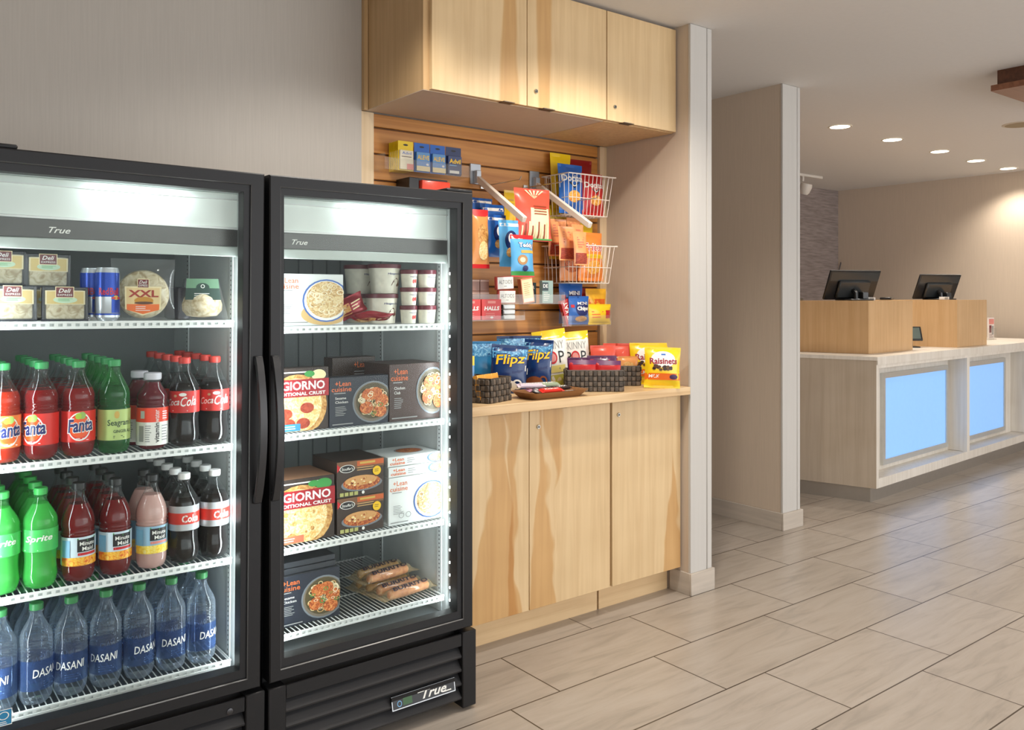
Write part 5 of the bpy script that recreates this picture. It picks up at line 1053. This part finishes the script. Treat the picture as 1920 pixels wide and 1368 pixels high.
on('dark blue foil bag behind the two pretzel bags', 975, 3.49, 0.19, 0.215, 0.045, B_NAVY, lambda a: a.rect(0, 1, 0.72, 0.95, MATS['foil_blue'], 8, 3).ring(0.85, 0.8, 0.06, 0.07, 0.3, CRM), -26, -4, 0, 64)
def a_pop(a):
    a.rect(0, 1, 0.84, 1, B_YEL, 6, 2).text('SKINNY', 0.16, 0.90, 0.66, 0.80, GRY, -0.005).text('P', 0.18, 0.36, 0.42, 0.62, BLACK).ring(0.50, 0.52, 0.15, 0.11, 0.3, RED).ell(0.50, 0.52, 0.09, 0.07, PNK).text('P', 0.70, 0.88, 0.42, 0.62, BLACK).rect(0, 1, 0.26, 0.38, mat('pale_yellow', c(236, 220, 130), 0.4), 6, 1).lines(0.2, 0.8, 0.29, 0.36, 1, GRY).rect(0, 1, 0.0, 0.22, mat('popcorn_lime', c(205, 200, 90), 0.4), 6, 2).blobs(0.4, 0.12, 0.3, 0.08, 8, [CRM, WHITE], 0.04, 0.07)
on('white popcorn bag with yellow top, left of the two, tilted', 1043, 3.52, 0.14, 0.240, 0.055, B_WHITE, a_pop, -34, -4, -8, 65)
on('white popcorn bag with yellow top, right of the two', 1083, 3.66, 0.13, 0.228, 0.055, B_WHITE, a_pop, -36, -5, -5, 66)
def a_cad(a): a.text('Goldies', 0.12, 0.9, 0.30, 0.62, WHITE, 0.03, 0.3).rect(0, 1, 0.84, 1.0, mat('print_purple', c(96, 36, 88), 0.4), 5, 1).rect(0, 1, 0.0, 0.15, CHEESE, 4, 1)
def inb(label, cx, cy, u, f, dz, wd, h, base, fn, rz, rx, seed):
    o = bag(label, wd, h, 0.028, base, fn, seed=seed, cat='candy bag', name='candy_bag'); put(o, cx + VY * u + VX * f, cy - VX * u + VY * f, CZ + dz, rz - 37.65, rx)
K1, K2 = (2.353, 2.512), (2.58, 2.622)
inb('red candy bag with white script at the front left of the basket', *K1, -0.045, -0.028, 0.008, 0.112, 0.115, B_RED, a_cad, 3, -8, 71)
inb('red candy bag with white script at the front right of the basket', *K1, 0.055, -0.026, 0.008, 0.105, 0.112, B_RED, a_cad, -4, -8, 72)
inb('purple candy bag behind the right script bag', *K1, 0.035, 0.008, 0.008, 0.12, 0.130, F('bag_purple', c(84, 34, 78)), lambda a: a.lines(0.1, 0.9, 0.6, 0.9, 3, RED, 0.5), 0, -4, 73)
inb('purple candy bag behind the left script bag', *K1, -0.05, 0.010, 0.008, 0.11, 0.122, MATS['bag_purple'], lambda a: a.lines(0.1, 0.9, 0.6, 0.9, 3, RED, 0.5), 0, -4, 74)
inb('coral nut bag in the rear basket, left', *K2, -0.05, -0.015, 0.010, 0.11, 0.158, B_CORAL, lambda a: a.rect(0.1, 0.9, 0.2, 0.55, CRUST, 4, 3).lines(0.2, 0.8, 0.6, 0.66, 1, WHITE), 5, -5, 75)
inb('coral nut bag in the rear basket, middle', *K2, 0.015, 0.02, 0.010, 0.125, 0.165, B_CORAL, lambda a: a.rect(0.1, 0.9, 0.2, 0.55, CRUST, 4, 3).lines(0.2, 0.8, 0.6, 0.66, 1, WHITE), -6, -5, 76)
inb('tan nut bag at the right end of the rear basket', *K2, 0.055, -0.02, 0.010, 0.09, 0.112, B_TAN, lambda a: a.ell(0.5, 0.6, 0.3, 0.2, CRUST), 8, -4, 77)
def a_rais(a):
    a.ell(0.5, 0.70, 0.34, 0.20, WHITE).rect(0.44, 0.56, 0.80, 0.84, BLU, 2, 1).text('Raisinets', 0.12, 0.90, 0.58, 0.73, mat('print_wine', c(150, 20, 50), 0.4), 0.03, 0, 0.01)
    for k in range(22): a.ell(0.2 + random.random() * 0.6, 0.50 + (random.random() - 0.5) * 0.10, 0.05, 0.032, BRN if k % 2 else mat('raisin_dark', c(50, 28, 22), 0.4), n=10, rings=1); a.h -= 0.0001
    a.h += 0.0006; a.rect(0.0, 1.0, 0.20, 0.36, ORG, 6, 1).text('MILK', 0.1, 0.4, 0.25, 0.33, WHITE, 0.02).ell(0.8, 0.28, 0.12, 0.06, mat('grape_print', c(70, 34, 80), 0.4))
on('yellow chocolate raisin bag at the counter\'s right end, front', 1241, 3.50, 0.150, 0.168, 0.055, B_YEL, a_rais, -37, -5, 2, 81)
on('yellow chocolate raisin bag behind the front one', 1218, 3.655, 0.170, 0.178, 0.05, B_YEL, a_rais, -37, -5, 0, 82)
# wooden tray with candy bars
t = thing('wooden_tray', 'shallow brown wooden tray of candy bars on the counter', 'tray'); TW = wood('tray_walnut', c(150, 106, 66), c(112, 74, 42), 'x'); m = MB()
def rr(wd, dp, r, n=5):
    q = []
    for sx, sy, a0 in ((1, -1, -90), (1, 1, 0), (-1, 1, 90), (-1, -1, 180)):
        for k in range(n + 1): an = R(a0 + 90 * k / n); q.append((sx * (wd / 2 - r) + r * math.cos(an), sy * (dp / 2 - r) + r * math.sin(an)))
    return q
rings_ = [rr(0.235, 0.10, 0.02), rr(0.285, 0.143, 0.03), rr(0.29, 0.147, 0.03), rr(0.275, 0.133, 0.028), rr(0.23, 0.095, 0.02)]; zz = [0.0, 0.024, 0.0255, 0.0245, 0.0045]; n = len(rings_[0]); vs = [(x, y, zz[i]) for i, q in enumerate(rings_) for x, y in q]
m.add(vs, [(i * n + k, i * n + (k + 1) % n, (i + 1) * n + (k + 1) % n, (i + 1) * n + k) for i in range(4) for k in range(n)] + [tuple(range(n))[::-1], tuple(range(4 * n, 5 * n))], TW); m.build('tray_body', t)
put(t, 2.068, 2.446, CZ, 0)
CBR = F('bar_red', c(220, 46, 36)); CBB = F('bar_black', c(34, 26, 30)); CBW = F('bar_white', c(214, 200, 214)); CBD = F('bar_brown', c(92, 60, 52))
bars = [('bright red candy bar on top at the tray\'s front', 2.045, 2.415, 0.022, CBR, 'KitKat', 0), ('bright red candy bar beneath the top red one', 2.05, 2.42, 0.006, CBR, 'KitKat', 3), ('black wrapped candy bar at the tray\'s left front', 1.985, 2.43, 0.022, CBB, 'OREO', 50), ('pale cookie candy bar leaning at the tray\'s left', 1.99, 2.465, 0.040, CBW, 'OREO', -20),
        ('brown chocolate bar lying at the tray\'s right end', 2.135, 2.43, 0.006, CBD, 'SNICKERS', -4), ('dark chocolate bar over the brown one, right end', 2.13, 2.46, 0.022, CBB, 'TWIX', 10), ('pale pink candy bar heaped in the tray\'s middle', 2.02, 2.47, 0.022, F('bar_pink', c(206, 150, 170)), 'SWEET', 8), ('multicolour candy bar at the back of the tray heap', 2.055, 2.455, 0.040, F('bar_teal', c(150, 168, 140)), 'MIX', -10)]
for l, x, y, dz, bm, tx, rz in bars:
    t = thing('candy_bar', l, 'candy bar'); b = MB(); vs = []
    prof = [(-0.055, 0.016, 0.001), (-0.046, 0.015, 0.0015), (-0.042, 0.014, 0.0065), (0.042, 0.014, 0.0065), (0.046, 0.015, 0.0015), (0.055, 0.016, 0.001)]
    for (xx, ry, rz_) in prof:
        for k in range(12): q = 2 * math.pi * k / 12; vs.append((xx, ry * math.copysign(abs(math.cos(q)) ** 0.6, math.cos(q)), 0.0065 + rz_ * math.copysign(abs(math.sin(q)) ** 0.6, math.sin(q))))
    b.add(vs, [(i * 12 + k, i * 12 + (k + 1) % 12, (i + 1) * 12 + (k + 1) % 12, (i + 1) * 12 + k) for i in range(5) for k in range(12)] + [tuple(range(12)), tuple(range(60, 72))], bm); b.build('wrapper', t)
    a = Art(lambda u, v, d: (-0.036 + u * 0.072, -0.009 + v * 0.018, 0.0131 + d)); a.text(tx, 0.05, 0.95, 0.2, 0.8, WHITE, 0.02, 0.1); a.build('wrapper_print', t)
    put(t, x, y, CZ + dz, rz, 18 if dz > 0.02 else 4)
# ------------------------------------------------------------------ reception desk
DW = wood('desk_laminate_white', c(232, 226, 216), c(214, 206, 194), 'z'); DS = wood('desk_laminate_shaded', c(190, 176, 158), c(176, 161, 142), 'z'); STL = mat('kick_steel', c(190, 188, 184), 0.28, 0.85)  # side laminate darkened: shade on the left end put into its colour
DB = Vector((4.897, 2.731)); df = Vector((0.9975, 0.0706)); dn = Vector((-0.0706, 0.9975)); de = Vector((-0.281, 0.960))
def dp(s, n_): p = DB + df * s + dn * n_; return (p.x, p.y)
def de_(s): p = DB + de * s; return (p.x, p.y)
og = (DB.x, DB.y, 0); t = thing('reception_desk', 'white laminate reception desk with glowing blue panels', 'desk', None, og); LD = 3.3; DEP = 0.72
zb, zt = 0.091, 0.890
m = MB()
# left end panel (slanting in plan), back, ribs
bl = DB + de * (DEP / 0.977); 
def quadprism(p, q, th, z0, z1, mt, mb): # vertical board from p to q, thickness th to the left of travel
    d = (q - p).normalized(); n_ = Vector((-d.y, d.x)) * th; mb.prism([tuple(p), tuple(q), tuple(q + n_), tuple(p + n_)], z0, z1, mt)
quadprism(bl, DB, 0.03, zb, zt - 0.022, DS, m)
m.prism([dp(0.0, 0.0), dp(0.03, 0.0), dp(0.03, 0.02), dp(0.0, 0.02)], zb, zt - 0.022, DW)
RD = 0.13; MUL = [(1.406, 1.456), (2.68, 2.73)]; BAY = [(0.33, 1.36), (1.56, 2.51), (2.80, 3.24)]
m.prism([dp(0.03, 0.0), dp(LD, 0.0), dp(LD, 0.03), dp(0.03, 0.03)], zb, 0.148, DW); m.prism([dp(0.03, 0), dp(LD, 0), dp(LD, 0.03), dp(0.03, 0.03)], 0.82, zt - 0.022, DW)
for s, s2 in MUL: m.prism([dp(s, 0), dp(s2, 0), dp(s2, RD + 0.01), dp(s, RD + 0.01)], 0.148, 0.82, DW)
m.prism([dp(0.03, RD), dp(LD, RD), dp(LD, RD + 0.02), dp(0.03, RD + 0.02)], 0.130, 0.86, DW)
m.prism([dp(0.03, 0.03), dp(LD, 0.03), dp(LD, RD), dp(0.03, RD)], 0.125, 0.146, DW)
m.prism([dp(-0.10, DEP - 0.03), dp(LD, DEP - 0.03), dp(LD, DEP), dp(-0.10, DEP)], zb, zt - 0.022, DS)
m.build('desk_body', t, og)
m = MB(); e0 = Vector(DB) - df * 0.004 - dn * 0.006; e1 = bl - df * 0.004; m.prism([tuple(e0), dp(LD, -0.006), dp(LD, DEP), tuple(e1)], zt - 0.022, zt, DW); m.prism([dp(0.0, -0.008), dp(LD, -0.008), dp(LD, 0.0), dp(0.0, 0.0)], 0.842, zt - 0.001, DW); m.build('desk_top', t, og)
m = MB(); k0 = DB + dn * 0.045 + df * 0.015; k1 = k0 + de * (DEP - 0.05); m.prism([tuple(k0), tuple(k0 + df * LD), tuple(k0 + df * LD + dn * 0.4), tuple(k1)], 0, zb, STL); m.build('steel_plinth', t, og)
BLP = mat('lit_blue_panel', c(132, 180, 240), 0.4, emit=0.5); ALU = mat('panel_frame_alu', c(208, 208, 204), 0.3, 0.6)
for s0, s1 in BAY:
    za, zc = 0.175, 0.765; f = MB(); w_ = 0.034; D0 = RD - 0.02; D1 = RD - 0.0005
    for (a0, a1, b0, b1) in ((s0, s1, za, za + w_), (s0, s1, zc - w_, zc), (s0, s0 + w_, za + w_, zc - w_), (s1 - w_, s1, za + w_, zc - w_)): f.prism([dp(a0, D0), dp(a1, D0), dp(a1, D1), dp(a0, D1)], b0, b1, ALU)
    fo = f.build('panel_frame', t, og)
    f = MB(); f.prism([dp(s0 + w_, D0 + 0.008), dp(s1 - w_, D0 + 0.008), dp(s1 - w_, D1), dp(s0 + w_, D1)], za + w_, zc - w_, BLP); f.build('blue_panel', fo, og)
# wooden podium boxes on the desk
PW = wood('podium_maple', c(214, 176, 130), c(198, 156, 108), 'z', rough=0.3)
def podium(label, P, wdt, dpt, h):
    t = thing('monitor_podium', label, 'podium', 'wooden monitor podiums on the desk', (P.x, P.y, zt + 0.0005)); p2 = Vector((P.x, P.y)); m = MB()
    pts = [p2, p2 + df * wdt, p2 + df * wdt + de * dpt, p2 + de * dpt]; m.prism([tuple(q) for q in pts], zt + 0.0005, zt + h - 0.012, PW); m.build('podium_box', t, (P.x, P.y, zt + 0.0005))
    m = MB(); m.prism([tuple(q) for q in pts], zt + h - 0.0118, zt + h, PW); m.build('podium_top', t, (P.x, P.y, zt + 0.0005)); return zt + h
P1 = atz(1628.5, 663.5, zt); P2 = atz(1794.6, 651.5, zt)
ph = CAMZ - (563.5 - 559) / 1594 * (ray(1628, 663).length * 0 + (P1.x * math.sin(YAW) + P1.y * math.cos(YAW))) - zt
def solve_w(P, px):
    for i in range(400):
        s = i * 0.005; x, y = P.x + df.x * s, P.y + df.y * s; d = x * math.sin(YAW) + y * math.cos(YAW); l = x * math.cos(YAW) - y * math.sin(YAW)
        if 960 + 1594 * l / d > px: return s
    return 0.5
W1 = solve_w(P1, 1711); W2 = solve_w(P2, 1850)
PT1 = podium('left maple monitor podium, nearer, on the reception desk', P1, W1, 0.60, ph)
PT2 = podium('right maple monitor podium, farther, on the reception desk', P2, W2, 0.60, ph + 0.004)
MBK = mat('monitor_black', c(30, 31, 33), 0.3); MSC = mat('monitor_back_grey', c(52, 56, 58), 0.25)
def monitor(label, P, PT, a, b, s=1.0):
    # seen from behind, leaning back, on a short neck and foot
    t = thing('computer_monitor', label, 'monitor', 'black computer monitors on the desk'); m = MB()
    T = Matrix.Translation((0, 0, 0.012)) @ Matrix.Rotation(R(24), 4, 'X')
    m.box(-0.20, 0.20, -0.018, 0.0, 0, 0.215, MBK, 0.004, T=T); m.build('screen', t)
    m2 = MB(); m2.box(-0.12, 0.13, -0.040, -0.018, 0.02, 0.145, MSC, 0.008, T=T); m2.box(-0.19, 0.19, -0.0195, -0.018, 0.14, 0.205, MSC, T=T); m2.build('screen_back', t)
    m3 = MB(); m3.tube([(0, -0.06, 0.075), (0, -0.10, 0.05), (0, -0.10, 0.008)], 0.016, MBK, 8); m3.box(-0.09, 0.09, -0.17, 0.01, 0, 0.010, MBK, 0.004); m3.build('stand', t)
    m4 = MB(); m4.box(0.03, 0.075, -0.13, -0.07, 0.0105, 0.058, MBK, 0.003); m4.build('cable_box', t)
    p = Vector((P.x, P.y)) + df * a + de * b; put(t, p.x, p.y, PT + 0.0005, -22, 0, 0, None, s); return t
monitor('black monitor seen from behind on the nearer podium', P1, PT1, 0.40, 0.32, 1.0)
monitor('black monitor seen from behind on the farther podium', P2, PT2, 0.46, 0.34, 0.95)
def ondesk(P, PT, a, b, z=0.0005): q = Vector((P.x, P.y)) + df * a + de * b; return (q.x, q.y, PT + z)
for i, (P, PT, nm) in enumerate(((P1, PT1, 'nearer'), (P2, PT2, 'farther'))):
    o = MB().box(-0.07, 0.07, -0.04, 0.04, 0, 0.018, MBK, 0.004).build('card_reader'); tag(o, 'flat black card reader on the %s podium\'s left edge' % nm, 'card reader', 'black card readers'); x, y, z = ondesk(P, PT, 0.06, 0.50); put(o, x, y, z, 20)
    m = MB(); m.box(-0.045, 0.045, -0.02, 0.02, 0, 0.022, mat('holder_white', c(220, 222, 224), 0.4), 0.002); m.box(-0.043, 0.02, -0.0205, -0.02, 0.003, 0.019, GRY); o = m.build('card_holder'); tag(o, 'small pale card holder on the %s podium' % nm, 'card holder', 'small pale card holders'); x, y, z = ondesk(P, PT, W1 * 0.72 if i == 0 else W2 * 0.55, 0.20); put(o, x, y, z, 4)
# tablet between the podiums
t = thing('payment_tablet', 'black tablet on a stand between the two podiums', 'tablet'); m = MB(); T = Matrix.Translation((0, 0, 0.05)) @ Matrix.Rotation(R(-35), 4, 'X'); m.box(-0.07, 0.07, -0.006, 0.006, 0, 0.12, MBK, 0.004, T=T); m.box(-0.058, 0.058, -0.0068, -0.006, 0.012, 0.108, mat('tablet_glass', c(88, 100, 96), 0.15), T=T); m.build('tablet', t)
m = MB(); m.box(-0.05, 0.05, -0.02, 0.10, 0, 0.008, MBK, 0.002); m.tube([(0, 0.03, 0.008), (0, 0.04, 0.09)], 0.010, MBK, 8); m.build('stand', t)
p = Vector((P1.x, P1.y)) + df * (W1 + 0.28) + dn * 0.12; put(t, p.x, p.y, zt + 0.0005, -50)
# brochure holder at the desk's far end
p = atz(1858, 637, zt); t = thing('brochure_holder', 'clear holder of leaflets at the right end of the desk', 'brochure holder', None, (p.x, p.y, zt + 0.0005)); m = MB(); m.box(-0.06, 0.06, -0.02, 0.02, 0, 0.10, ACR); m.box(-0.06, 0.06, -0.02, 0.04, 0, 0.006, ACR); m.build('clear_stand', t)
m = MB(); m.box(-0.052, 0.052, -0.004, 0.008, 0.008, 0.19, mat('leaflet_paper', c(232, 220, 214), 0.5)); m.build('leaflets', t); a = Art(plane(0.104, 0.18, None, -0.004, 0.008)); a.rect(0.05, 0.95, 0.7, 0.95, PNK, 1, 1).rect(0.1, 0.5, 0.3, 0.65, MAR, 1, 1).rect(0.55, 0.9, 0.2, 0.62, GRY, 1, 1).lines(0.1, 0.9, 0.05, 0.25, 4, MAR, 0.3); a.build('leaflet_print', t)
# cables
q = atz(1515, 657, zt); p2_ = Vector((P1.x, P1.y)) + de * 0.62
m = MB(); m.tube([(p2_.x - 0.03, p2_.y + 0.02, zt + 0.13), (p2_.x - 0.06, p2_.y + 0.03, zt + 0.08), (p2_.x - 0.055, p2_.y - 0.03, zt + 0.004), (p2_.x + 0.0, p2_.y - 0.06 + 0.0, zt + 0.004)], 0.004, MBK, 6); tag(m.build('desk_cable'), 'thin black cable drooping behind the nearer podium', 'cable')
a0 = at(1582, 358, 5.07); b0 = at(1586, 430, 5.07); c0 = at(1580, 480, 5.07); d0 = at(1572, 510, 5.07)
m = MB(); m.tube([(a0.x, 5.085, CEIL), tuple(a0 + Vector((0.01, 0, -0.1))), tuple(b0), tuple(c0), tuple(d0), (d0.x, 5.07, 1.0)], 0.006, mat('cable_grey', c(92, 88, 92), 0.6), 6); tag(m.build('ceiling_cable'), 'grey cable hanging down the far wall behind the monitor', 'cable')
# ------------------------------------------------------------------ ceiling fixtures
def downlight(label, x, y, e=16):
    t = thing('recessed_downlight', label, 'ceiling light', 'row of lit ceiling downlights', (x, y, CEIL - 0.004)); m = MB()
    m.lathe([(0.078, 0.003), (0.075, 0.0), (0.064, 0.0005)], mat('downlight_trim', c(214, 206, 194), 0.5), 32, cap0=False, cap1=False); m.build('trim_ring', t)
    m = MB(); m.lathe([(0.064, 0.0), (0.03, -0.0005)], mat('downlight_lens', c(255, 246, 224), 0.4, emit=4.5), 28, cap0=False); m.build('lens', t)
    lamp('downlight_lamp', 'SPOT', (x, y, CEIL - 0.02), e * 2.2, WARM, spot_size=R(130), spot_blend=0.7, shadow_soft_size=0.06)
for i, (x, y) in enumerate([(5.236, 3.178), (5.967, 3.206), (6.74, 3.235), (7.433, 3.267), (8.10, 3.285)]):
    downlight(('nearest ceiling downlight, leftmost of the row', 'second ceiling downlight from the left', 'middle ceiling downlight of the row', 'fourth ceiling downlight from the left', 'farthest ceiling downlight, by the right wall')[i], x, y, 16)
m = MB(); m.lathe([(0.115, 0.0), (0.11, -0.004), (0.098, -0.005)], mat('speaker_rim', c(206, 196, 180), 0.5), 32, Matrix.Translation((6.12, 2.40, CEIL)), cap0=False, cap1=False); m.lathe([(0.098, -0.005), (0.04, -0.004)], mat('speaker_grille', c(160, 142, 112), 0.7), 32, Matrix.Translation((6.12, 2.40, CEIL)), cap0=False); tag(m.build('ceiling_speaker'), 'round beige ceiling speaker at the right edge', 'speaker')
# brown framed ceiling fixture
p = atz(1870, 132, CEIL); q = atz(1863, 158, CEIL - 0.1)
t = thing('wooden_ceiling_fixture', 'dark brown square wooden ceiling fixture at the top right', 'ceiling fixture', None, (p.x, p.y, CEIL)); BW = wood('fixture_walnut', c(96, 58, 38), c(66, 38, 24), 'x'); Lq = 1.0
m = MB()
for (x0, x1, y0, y1) in ((0, Lq, -0.03, 0), (0, Lq, -Lq, -Lq + 0.03), (0, 0.03, -Lq + 0.03, -0.03), (Lq - 0.03, Lq, -Lq + 0.03, -0.03)): m.box(x0, x1, y0, y1, -0.075, -0.0005, BW)
m.build('box_frame', t); m = MB(); e = 0.022
for (x0, x1, y0, y1) in ((-e, Lq + e, -0.12, e), (-e, Lq + e, -Lq - e, -Lq + 0.12), (-e, 0.12, -Lq + 0.12, -0.12), (Lq - 0.12, Lq + e, -Lq + 0.12, -0.12)): m.box(x0, x1, y0, y1, -0.105, -0.0755, wood('fixture_lip', c(140, 92, 66), c(110, 70, 48), 'x'))
m.build('lower_lip', t)
# track light
p = atz(1540, 335, CEIL - 0.02); t = thing('track_light', 'white ceiling track with a small spotlight behind the pillar', 'track light', None, (p.x, p.y, CEIL)); m = MB(); TWH = mat('track_white', c(224, 218, 210), 0.4)
m.box(-0.9, 0.0, -0.018, 0.018, -0.025, -0.0005, TWH, 0.003); m.build('track', t)
m = MB(); m.tube([(-0.30, 0, -0.025), (-0.30, 0, -0.07)], 0.012, TWH, 8); m.lathe([(0.03, 0), (0.045, 0.02), (0.055, 0.07), (0.05, 0.10)], TWH, 18, Matrix.Translation((-0.30, -0.01, -0.19)) @ Matrix.Rotation(R(18), 4, 'X')); m.build('spot_head', t)
